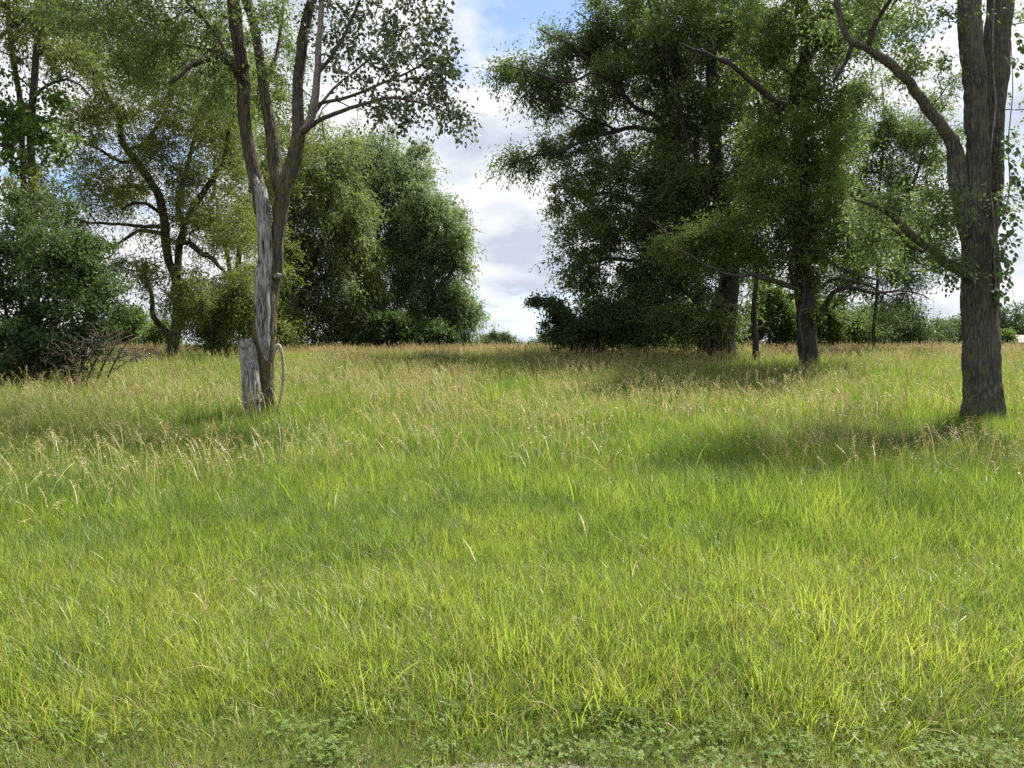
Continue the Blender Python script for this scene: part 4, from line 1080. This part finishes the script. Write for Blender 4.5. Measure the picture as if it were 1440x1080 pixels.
# ------------------------------------------------------------------ grass
def grass_mat(name, cols, trans, tfac=0.42, rough=0.45, spec=0.35):
    m, t = new_mat(name)
    isl = t.n("ShaderNodeAttribute", attribute_name="rnd").outputs["Fac"]
    oi = t.n("ShaderNodeObjectInfo").outputs["Random"]
    geo = t.n("ShaderNodeNewGeometry")
    nz = t.n("ShaderNodeTexNoise", {"Vector": geo.outputs["Position"], "Scale": 0.8, "Detail": 3.0, "Roughness": 0.6}).outputs[0]
    f = t.math("ADD", t.math("MULTIPLY", isl, 0.55), t.math("ADD", t.math("MULTIPLY", oi, 0.15), t.math("MULTIPLY", t.math("SUBTRACT", nz, 0.35), 0.9)), clamp=True)
    c = t.ramp(f, [(i / (len(cols) - 1), c_) for i, c_ in enumerate(cols)])
    pb = t.n("ShaderNodeBsdfPrincipled", {"Base Color": c, "Roughness": rough, "Specular IOR Level": spec})
    tr = t.n("ShaderNodeBsdfTranslucent", {"Color": t.mix(1.0, c, trans, "MULTIPLY")})
    mx = t.n("ShaderNodeMixShader", {0: tfac, 1: pb.outputs[0], 2: tr.outputs[0]})
    t.n("ShaderNodeOutputMaterial", {0: mx.outputs[0]})
    return m


M["grass_lush"] = grass_mat("grass_lush", [(0.048, 0.098, 0.022), (0.110, 0.178, 0.030), (0.180, 0.235, 0.042), (0.29, 0.30, 0.095)], (1.85, 1.75, 1.0), 0.52, rough=0.4, spec=0.45)
M["grass_deep"] = grass_mat("grass_deep", [(0.036, 0.084, 0.022), (0.078, 0.140, 0.028), (0.132, 0.190, 0.038), (0.22, 0.245, 0.075)], (1.85, 1.75, 1.0), 0.52, rough=0.4, spec=0.45)
M["grass_dry"] = grass_mat("grass_dry", [(0.20, 0.17, 0.075), (0.30, 0.25, 0.12), (0.36, 0.30, 0.17)], (1.2, 1.15, 0.9), 0.3)
M["grass_seed"] = grass_mat("grass_seed", [(0.20, 0.135, 0.072), (0.30, 0.225, 0.125), (0.40, 0.33, 0.20)], (1.3, 1.2, 0.9), 0.3)
M["grass_straw"] = grass_mat("grass_straw", [(0.24, 0.22, 0.085), (0.33, 0.30, 0.13), (0.42, 0.37, 0.20)], (1.25, 1.2, 0.9), 0.35)
M["clover"] = grass_mat("clover", [(0.060, 0.105, 0.024), (0.100, 0.155, 0.034), (0.155, 0.20, 0.055)], (1.7, 1.7, 1.0), 0.35, rough=0.6, spec=0.2)


def grass_patch(name, rad, dens, hmin, hmax, wmin, wmax, mats, seed, seg=4, bend=0.4, lean=0.22, flop=0.1, clumps=14, dry=0.05, edge=1.5):
    """A round patch of single blades in clumps; every clump has its own lean, height and tint."""
    r_ = np.random.default_rng(seed)
    n = int(math.pi * rad * rad * dens)
    a = r_.uniform(0, 6.283, n)
    d = rad * r_.uniform(0, 1, n) ** (1 / edge)
    base = np.stack([d * np.cos(a), d * np.sin(a), np.full(n, -0.05)], -1)
    cc = rad * np.sqrt(r_.uniform(0, 1, (clumps, 1))) * norm(r_.normal(size=(clumps, 2)))
    own = np.argmin(np.sum((base[:, None, :2] + r_.normal(size=(n, 1, 2)) * 0.03 - cc[None]) ** 2, -1), 1)
    away = base[:, :2] - cc[own]
    base[:, :2] -= away * 0.18
    clean = r_.normal(size=(clumps, 2)) * 0.55
    ch = r_.uniform(0.72, 1.2, clumps)
    cr_ = r_.uniform(0, 1, clumps)
    dv = norm(r_.normal(size=(n, 2)) * 0.8 + clean[own] + away / rad * 2.0)
    dirh = np.concatenate([dv, np.zeros((n, 1))], 1)
    h = r_.uniform(hmin, hmax, n) * ch[own]
    b = np.abs(r_.normal(size=n)) * bend
    l0 = np.abs(r_.normal(size=n)) * lean
    fl = r_.uniform(0, 1, n) < flop
    b = np.where(fl, b + 0.8, b)
    wd = r_.uniform(wmin, wmax, n)
    face = np.arctan2(dv[:, 1], dv[:, 0]) + math.pi / 2 + r_.normal(size=n) * 0.6
    side = np.stack([np.cos(face), np.sin(face), np.zeros(n)], -1)
    V = []
    p = base.copy()
    for k, tt in enumerate(np.linspace(0, 1, seg + 1)):
        if k:
            ang = l0 + b * (tt ** 1.3) * 1.5
            p = p + (np.sin(ang)[:, None] * dirh + np.cos(ang)[:, None] * np.array([0, 0, 1.0])) * (h / seg)[:, None]
        wk = wd * (1 - 0.1 * tt) * (1 - tt ** 2.5)
        V += [p - side * wk[:, None] * 0.5, p + side * wk[:, None] * 0.5] if k < seg else [p]
    m_ = 2 * seg + 1
    b0 = np.arange(n)[:, None] * m_
    Q = np.concatenate([b0 + np.array([2 * k, 2 * k + 1, 2 * k + 3, 2 * k + 2]) for k in range(seg - 1)])
    T_ = b0 + np.array([2 * seg - 2, 2 * seg - 1, 2 * seg])
    kinds = np.where(r_.uniform(0, 1, n) < dry, 1, 0).astype(np.int32)
    mi = np.concatenate([np.tile(kinds, seg - 1), kinds])
    rn = np.repeat(np.clip(0.5 * cr_[own] + 0.5 * r_.uniform(0, 1, n), 0, 1), m_)
    return bpy.data.objects.new(name, mesh_np(name, V and np.stack(V, 1), quads=Q, tris=T_, mat=[M[k] for k in mats], attrs={"rnd": rn}, mat_idx=mi))


def seed_tuft(name, n, rad, hmin, hmax, seed, heads=9, droopy=0.5, hw=0.007, stalk_w=0.0028, headlen=0.16, mat="grass_seed"):
    """Thin stalks carrying loose seed heads."""
    r_ = np.random.default_rng(seed)
    VV, QQ, mi, rn = [], [], [], []
    off = 0
    for i in range(n):
        a = r_.uniform(0, 6.283)
        d = rad * math.sqrt(r_.uniform())
        p = np.array([d * math.cos(a), d * math.sin(a), -0.02])
        yaw = r_.uniform(0, 6.283)
        dh = np.array([math.cos(yaw), math.sin(yaw), 0])
        sd = np.array([-math.sin(yaw), math.cos(yaw), 0])
        h = r_.uniform(hmin, hmax)
        l0, b = abs(r_.normal()) * 0.12, abs(r_.normal()) * droopy * 0.5 + 0.05
        seg = 5
        pts = [p]
        for k in range(1, seg + 1):
            an = l0 + b * (k / seg) ** 2.5 * 1.6
            p = p + (dh * math.sin(an) + np.array([0, 0, math.cos(an)])) * h / seg
            pts.append(p)
        val = r_.uniform()
        for k in range(seg):
            w0 = stalk_w * (1 - 0.5 * k / seg)
            w1 = stalk_w * (1 - 0.5 * (k + 1) / seg)
            VV += [pts[k] - sd * w0, pts[k] + sd * w0, pts[k + 1] + sd * w1, pts[k + 1] - sd * w1]
            QQ.append([off, off + 1, off + 2, off + 3])
            off += 4
            mi.append(1)
            rn += [val] * 4
        for k in range(heads):
            tt = 1 - (k / heads) * headlen / h
            j = min(seg - 1, int(tt * seg))
            fr = tt * seg - j
            q = pts[j] + (pts[j + 1] - pts[j]) * fr
            hd = norm(r_.normal(size=3) * 0.55 + np.array([0, 0, .35]) + dh * b * 1.2)
            s2 = norm(np.cross(hd, r_.normal(size=3)))
            ll = r_.uniform(0.022, 0.05)
            ww = hw * r_.uniform(0.6, 1.2)
            VV += [q, q + hd * ll * .5 + s2 * ww * .5, q + hd * ll, q + hd * ll * .5 - s2 * ww * .5]
            QQ.append([off, off + 1, off + 2, off + 3])
            off += 4
            mi.append(0)
            rn += [r_.uniform()] * 4
    return bpy.data.objects.new(name, mesh_np(name, np.array(VV), quads=np.array(QQ), mat=[M[mat], M["grass_straw"]], attrs={"rnd": rn}, mat_idx=mi))


def clover_tuft(name, n, rad, seed):
    r_ = np.random.default_rng(seed)
    VV, QQ, TT, rn = [], [], [], []
    off = 0
    for i in range(n):
        a = r_.uniform(0, 6.283)
        d = rad * math.sqrt(r_.uniform())
        h = r_.uniform(0.015, 0.07)
        p = np.array([d * math.cos(a), d * math.sin(a), h])
        y0 = r_.uniform(0, 6.283)
        s_ = r_.uniform(0.007, 0.013)
        tl = r_.normal(size=2) * 0.35
        val = r_.uniform()
        for k in range(3):
            y = y0 + k * 2.094
            ax = np.array([math.cos(y), math.sin(y), tl[0] * math.cos(y) + tl[1] * math.sin(y)])
            sd = np.array([-math.sin(y), math.cos(y), -tl[0] * math.sin(y) + tl[1] * math.cos(y)])
            VV += [p, p + ax * s_ * .55 + sd * s_ * .5, p + ax * s_ * 1.15, p + ax * s_ * .55 - sd * s_ * .5]
            QQ.append([off, off + 1, off + 2, off + 3])
            off += 4
            rn += [val] * 4
    return bpy.data.objects.new(name, mesh_np(name, np.array(VV), quads=np.array(QQ), mat=[M["clover"]], attrs={"rnd": rn}))


def scatter(name, pts, yaw, sw, sh, idx, sources, tilt=None, **props):
    """One stuff object: copies of the source tufts on points, by geometry nodes."""
    n = len(pts)
    me = bpy.data.meshes.new(name)
    me.vertices.add(n)
    me.vertices.foreach_set("co", np.asarray(pts, np.float32).ravel())
    rot = np.zeros((n, 3), np.float32)
    if tilt is not None:
        rot[:, :2] = tilt
    rot[:, 2] = yaw
    scl = np.stack([sw, sw, sh], -1).astype(np.float32)
    for nm, ty, data, fld in (("rot", "FLOAT_VECTOR", rot, "vector"), ("scl", "FLOAT_VECTOR", scl, "vector"), ("idx", "INT", np.asarray(idx, np.int32), "value")):
        at = me.attributes.new(nm, ty, "POINT")
        at.data.foreach_set(fld, data.ravel())
    o = bpy.data.objects.new(name, me)
    scene.collection.objects.link(o)
    ng = bpy.data.node_groups.new(name, "GeometryNodeTree")
    ng.interface.new_socket("Geometry", in_out="INPUT", socket_type="NodeSocketGeometry")
    ng.interface.new_socket("Geometry", in_out="OUTPUT", socket_type="NodeSocketGeometry")
    g = NT(ng)
    gi = g.n("NodeGroupInput")
    go = g.n("NodeGroupOutput")
    gti = g.n("GeometryNodeGeometryToInstance")
    for s_ in reversed(sources):
        oi = g.n("GeometryNodeObjectInfo", transform_space="ORIGINAL")
        oi.inputs["Object"].default_value = s_
        oi.inputs["As Instance"].default_value = False
        ng.links.new(oi.outputs["Geometry"], gti.inputs[0])

    def named(nm, ty):
        nd = g.n("GeometryNodeInputNamedAttribute", data_type=ty)
        nd.inputs["Name"].default_value = nm
        return nd.outputs[0]
    e2r = g.n("FunctionNodeEulerToRotation")
    ng.links.new(named("rot", "FLOAT_VECTOR"), e2r.inputs[0])
    iop = g.n("GeometryNodeInstanceOnPoints")
    ng.links.new(gi.outputs[0], iop.inputs["Points"])
    ng.links.new(gti.outputs[0], iop.inputs["Instance"])
    iop.inputs["Pick Instance"].default_value = True
    ng.links.new(named("idx", "INT"), iop.inputs["Instance Index"])
    ng.links.new(e2r.outputs[0], iop.inputs["Rotation"])
    ng.links.new(named("scl", "FLOAT_VECTOR"), iop.inputs["Scale"])
    ng.links.new(iop.outputs[0], go.inputs[0])
    md = o.modifiers.new("scatter", "NODES")
    md.node_group = ng
    for k, v in props.items():
        o[k] = v
    return o


def field(y0, y1, dens, margin=1.6):
    """Random ground points, density per square metre, wider than the view by a margin."""
    wmax = 0.70 * y1 + margin
    c = 1 / math.sqrt(dens)
    nyc = max(1, round((y1 - y0) / c))
    nxc = max(1, round(2 * wmax / c))
    gi, gj = np.meshgrid(np.arange(nxc), np.arange(nyc))      # one point to a cell, so no bare holes
    x = -wmax + (gi.ravel() + rng.uniform(0, 1, nxc * nyc)) * 2 * wmax / nxc
    y = y0 + (gj.ravel() + rng.uniform(0, 1, nxc * nyc)) * (y1 - y0) / nyc
    k = np.abs(x) < 0.70 * y + margin
    x, y = x[k], y[k]
    return x, y


LM, DM = ("grass_lush", "grass_dry"), ("grass_deep", "grass_dry")
verge = [grass_patch("patch", 0.35, 4600, 0.04, 0.15, 0.0018, 0.0042, DM if s else LM, s, seg=3, bend=0.7, lean=0.6, dry=0.12) for s in range(3)]
near = [grass_patch("patch", 0.45, 3500, 0.10, 0.34, 0.0028, 0.0075, LM, s + 10, bend=0.65, lean=0.48, flop=0.26, clumps=20, dry=0.13) for s in range(5)]
mid = [grass_patch("patch", 0.55, 2300, 0.18, 0.48, 0.0042, 0.0085, LM if s == 0 else DM, s + 20, bend=0.50, lean=0.34, flop=0.16, clumps=18, dry=0.06) for s in range(6)]
farp = [grass_patch("patch", 0.9, 620, 0.38, 0.74, 0.009, 0.014, LM if s % 3 == 0 else DM, s + 30, seg=3, bend=0.28, lean=0.2, flop=0.05, clumps=22, dry=0.10) for s in range(6)]
src = verge + near + mid + farp        # 0-2, 3-7, 8-13, 14-19
X, Yv, I, S = [], [], [], []
for (y0, y1, d, lo, hi, mg) in ((2.95, 3.9, 46, 0, 3, 1.2), (3.4, 6.4, 11, 3, 8, 1.4), (5.6, 13.5, 6.0, 8, 14, 2.0), (12.6, 24, 2.0, 14, 20, 4), (24, 47, 1.6, 14, 20, 5)):
    x, y = field(y0, y1, d, mg)
    sc = (0.55 + 0.9 * fbm(np.stack([x * 0.7, y * 0.7, x * 0 + 7], -1), 3)) * rng.uniform(0.85, 1.15, len(x))
    if lo == 3:
        sc = sc * np.interp(y, [3.4, 3.6, 4.2, 6], [0.72, 0.92, 1.0, 1.1])
    if lo == 8:
        sc = sc * np.interp(y, [5.6, 9, 13], [0.85, 1.0, 1.15])
    if lo == 14:
        sc = sc * np.interp(y, [13, 20, 34], [0.9, 1.0, 1.05])
    X.append(x); Yv.append(y); I.append(rng.integers(lo, hi, len(x))); S.append(sc)
x, y, idx, sw = (np.concatenate(a) for a in (X, Yv, I, S))
print("grass patches", len(x))
scatter("meadow_grass", np.stack([x, y, ground_z(x, y)], -1), rng.uniform(0, 6.283, len(x)), sw, sw, idx, src,
        kind="stuff", label="tall green meadow grass covering the ground", category="grass")

broad = [grass_patch("patch", 0.22, 110, 0.25, 0.55, 0.009, 0.017, LM, s + 70, seg=5, bend=0.95, lean=0.45, flop=0.4, clumps=3, dry=0.25) for s in range(4)]
x, y = field(3.25, 9.5, 1.5, 1.5)
scatter("broad_grass", np.stack([x, y, ground_z(x, y)], -1), rng.uniform(0, 6.283, len(x)), *(2 * [np.interp(y, [3.2, 4, 8], [.6, .9, 1.15]) * rng.uniform(0.8, 1.2, len(x))]), rng.integers(0, 4, len(x)), broad,
        kind="stuff", label="scattered broad arching blades among the finer grass", category="grass")


def weed_patch(name, n, rad, hmin, hmax, seed, mat, leaf=0.06):
    r_ = np.random.default_rng(seed)
    VV, QQ, rn, off = [], [], [], 0
    for i in range(n):
        a, d = r_.uniform(0, 6.283), rad * math.sqrt(r_.uniform())
        p = np.array([d * math.cos(a), d * math.sin(a), -0.02])
        h = r_.uniform(hmin, hmax)
        top = p + np.array([r_.normal() * 0.12 * h, r_.normal() * 0.12 * h, h])
        w_ = np.array([0.003, 0, 0])
        VV += [p - w_, p + w_, top + w_ * .5, top - w_ * .5]
        QQ.append([off, off + 1, off + 2, off + 3]); off += 4; rn += [.2] * 4
        nl = int(6 + h * 14)
        for k in range(nl):
            t_ = (k + 1) / nl
            q = p + (top - p) * t_
            y_ = k * 2.4 + r_.normal() * .3
            l_ = leaf * (1.25 - 0.7 * t_) * r_.uniform(.7, 1.2)
            ax = norm(np.array([math.cos(y_), math.sin(y_), r_.uniform(-.1, .6)]))
            sd = norm(np.cross(ax, [0, 0, 1.0]))
            VV += [q, q + ax * l_ * .45 + sd * l_ * .2 - np.array([0, 0, .004]), q + ax * l_ - np.array([0, 0, l_ * .25]), q + ax * l_ * .45 - sd * l_ * .2 - np.array([0, 0, .004])]
            QQ.append([off, off + 1, off + 2, off + 3]); off += 4; rn += [r_.uniform()] * 4
    return bpy.data.objects.new(name, mesh_np(name, np.array(VV), quads=np.array(QQ), mat=[M[mat]], attrs={"rnd": rn}))


weeds = [weed_patch("patch", 9, 0.4, 0.35, 0.95, s, "leaf_shrub", 0.10) for s in range(3)] + [weed_patch("patch", 7, 0.16, 0.06, 0.20, s + 5, "clover", 0.035) for s in range(2)]
x1, y1 = field(14, 40, 0.35, 3)
k = (fbm(np.stack([x1 * 0.22, y1 * 0.22, x1 * 0 + 4], -1), 2) > 0.51) | ((x1 / y1 > 0.43) & (y1 > 19) & (rng.uniform(0, 1, len(x1)) < 0.6))
x2, y2 = field(3.1, 6.0, 1.1, 1.2)
x, y = np.concatenate([x1[k], x2]), np.concatenate([y1[k], y2])
idx = np.concatenate([rng.integers(0, 3, int(k.sum())), rng.integers(3, 5, len(x2))])
sc = rng.uniform(0.8, 1.2, len(x))
scatter("meadow_weeds", np.stack([x, y, ground_z(x, y)], -1), rng.uniform(0, 6.283, len(x)), sc, sc, idx, weeds,
        kind="stuff", label="leafy green weeds scattered through the tall grass", category="weeds")

seedsrc = [seed_tuft("patch", 26, 0.55, 0.70, 1.05, s, heads=12, droopy=0.7, stalk_w=0.0036, hw=0.0075, mat="grass_straw" if s else "grass_seed") for s in range(4)] + [seed_tuft("patch", 60, 0.95, 0.75, 1.05, s + 9, heads=14, droopy=0.5, hw=0.013, stalk_w=0.0042, headlen=0.2, mat="grass_straw" if s == 0 else "grass_seed") for s in range(3)]
X, Yv, I, S, H = [], [], [], [], []
for (y0, y1, d, far_) in ((6.5, 10, 2.0, 0), (10, 15, 2.2, 0), (15, 22, 2.1, 0), (22, 32, 0.6, 1), (32, 46, 1.8, 1)):
    x, y = field(y0, y1, d, 4)
    keep = fbm(np.stack([x * 0.45, y * 0.45, x * 0 + 9], -1), 2) > np.interp(y, [7, 12, 20, 30], [0.50, 0.40, 0.30, 0.20])
    x, y = x[keep], y[keep]
    X.append(x); Yv.append(y); I.append(rng.integers(4, 7, len(x)) if far_ else rng.integers(0, 4, len(x))); S.append(rng.uniform(0.8, 1.2, len(x)))
    H.append(np.interp(y, [6, 10, 16, 30], [.62, .82, .95, 1.0]) * rng.uniform(0.8, 1.1, len(x)))
x, y, idx, sw, sh = (np.concatenate(a) for a in (X, Yv, I, S, H))
scatter("seed_grass", np.stack([x, y, ground_z(x, y)], -1), rng.uniform(0, 6.283, len(x)), sw, sh, idx, seedsrc,
        tilt=rng.normal(size=(len(x), 2)) * 0.12, kind="stuff", label="tan seed heads on thin stalks above the green grass", category="grass")

clov = [clover_tuft("tuft", 60, 0.09, s) for s in range(3)] + [grass_patch("patch", 0.12, 1800, 0.03, 0.10, 0.002, 0.0035, ("grass_lush", "grass_dry"), s + 50, seg=3, bend=0.6, lean=0.5, clumps=4, dry=0.12) for s in range(2)]
x, y = field(2.78, 3.9, 210, 1.2)
keep = rng.uniform(0, 1, len(x)) < np.interp(y + 0.25 * (fbm(np.stack([x * 1.6, y * 1.6, x * 0 + 2], -1), 2) - 0.5), [2.8, 2.94, 3.06, 3.4, 3.7], [0.25, 0.8, 1.0, 0.7, 0.2])
x, y = x[keep], y[keep]
idx = np.where(rng.uniform(0, 1, len(x)) < 0.09, rng.integers(0, 3, len(x)), rng.integers(3, 5, len(x)))
scatter("clover", np.stack([x, y, ground_z(x, y) + 0.002], -1), rng.uniform(0, 6.283, len(x)), rng.uniform(0.8, 1.25, len(x)), rng.uniform(0.7, 1.4, len(x)), idx, clov,
        kind="stuff", label="low clover and short weeds along the road edge", category="ground cover")
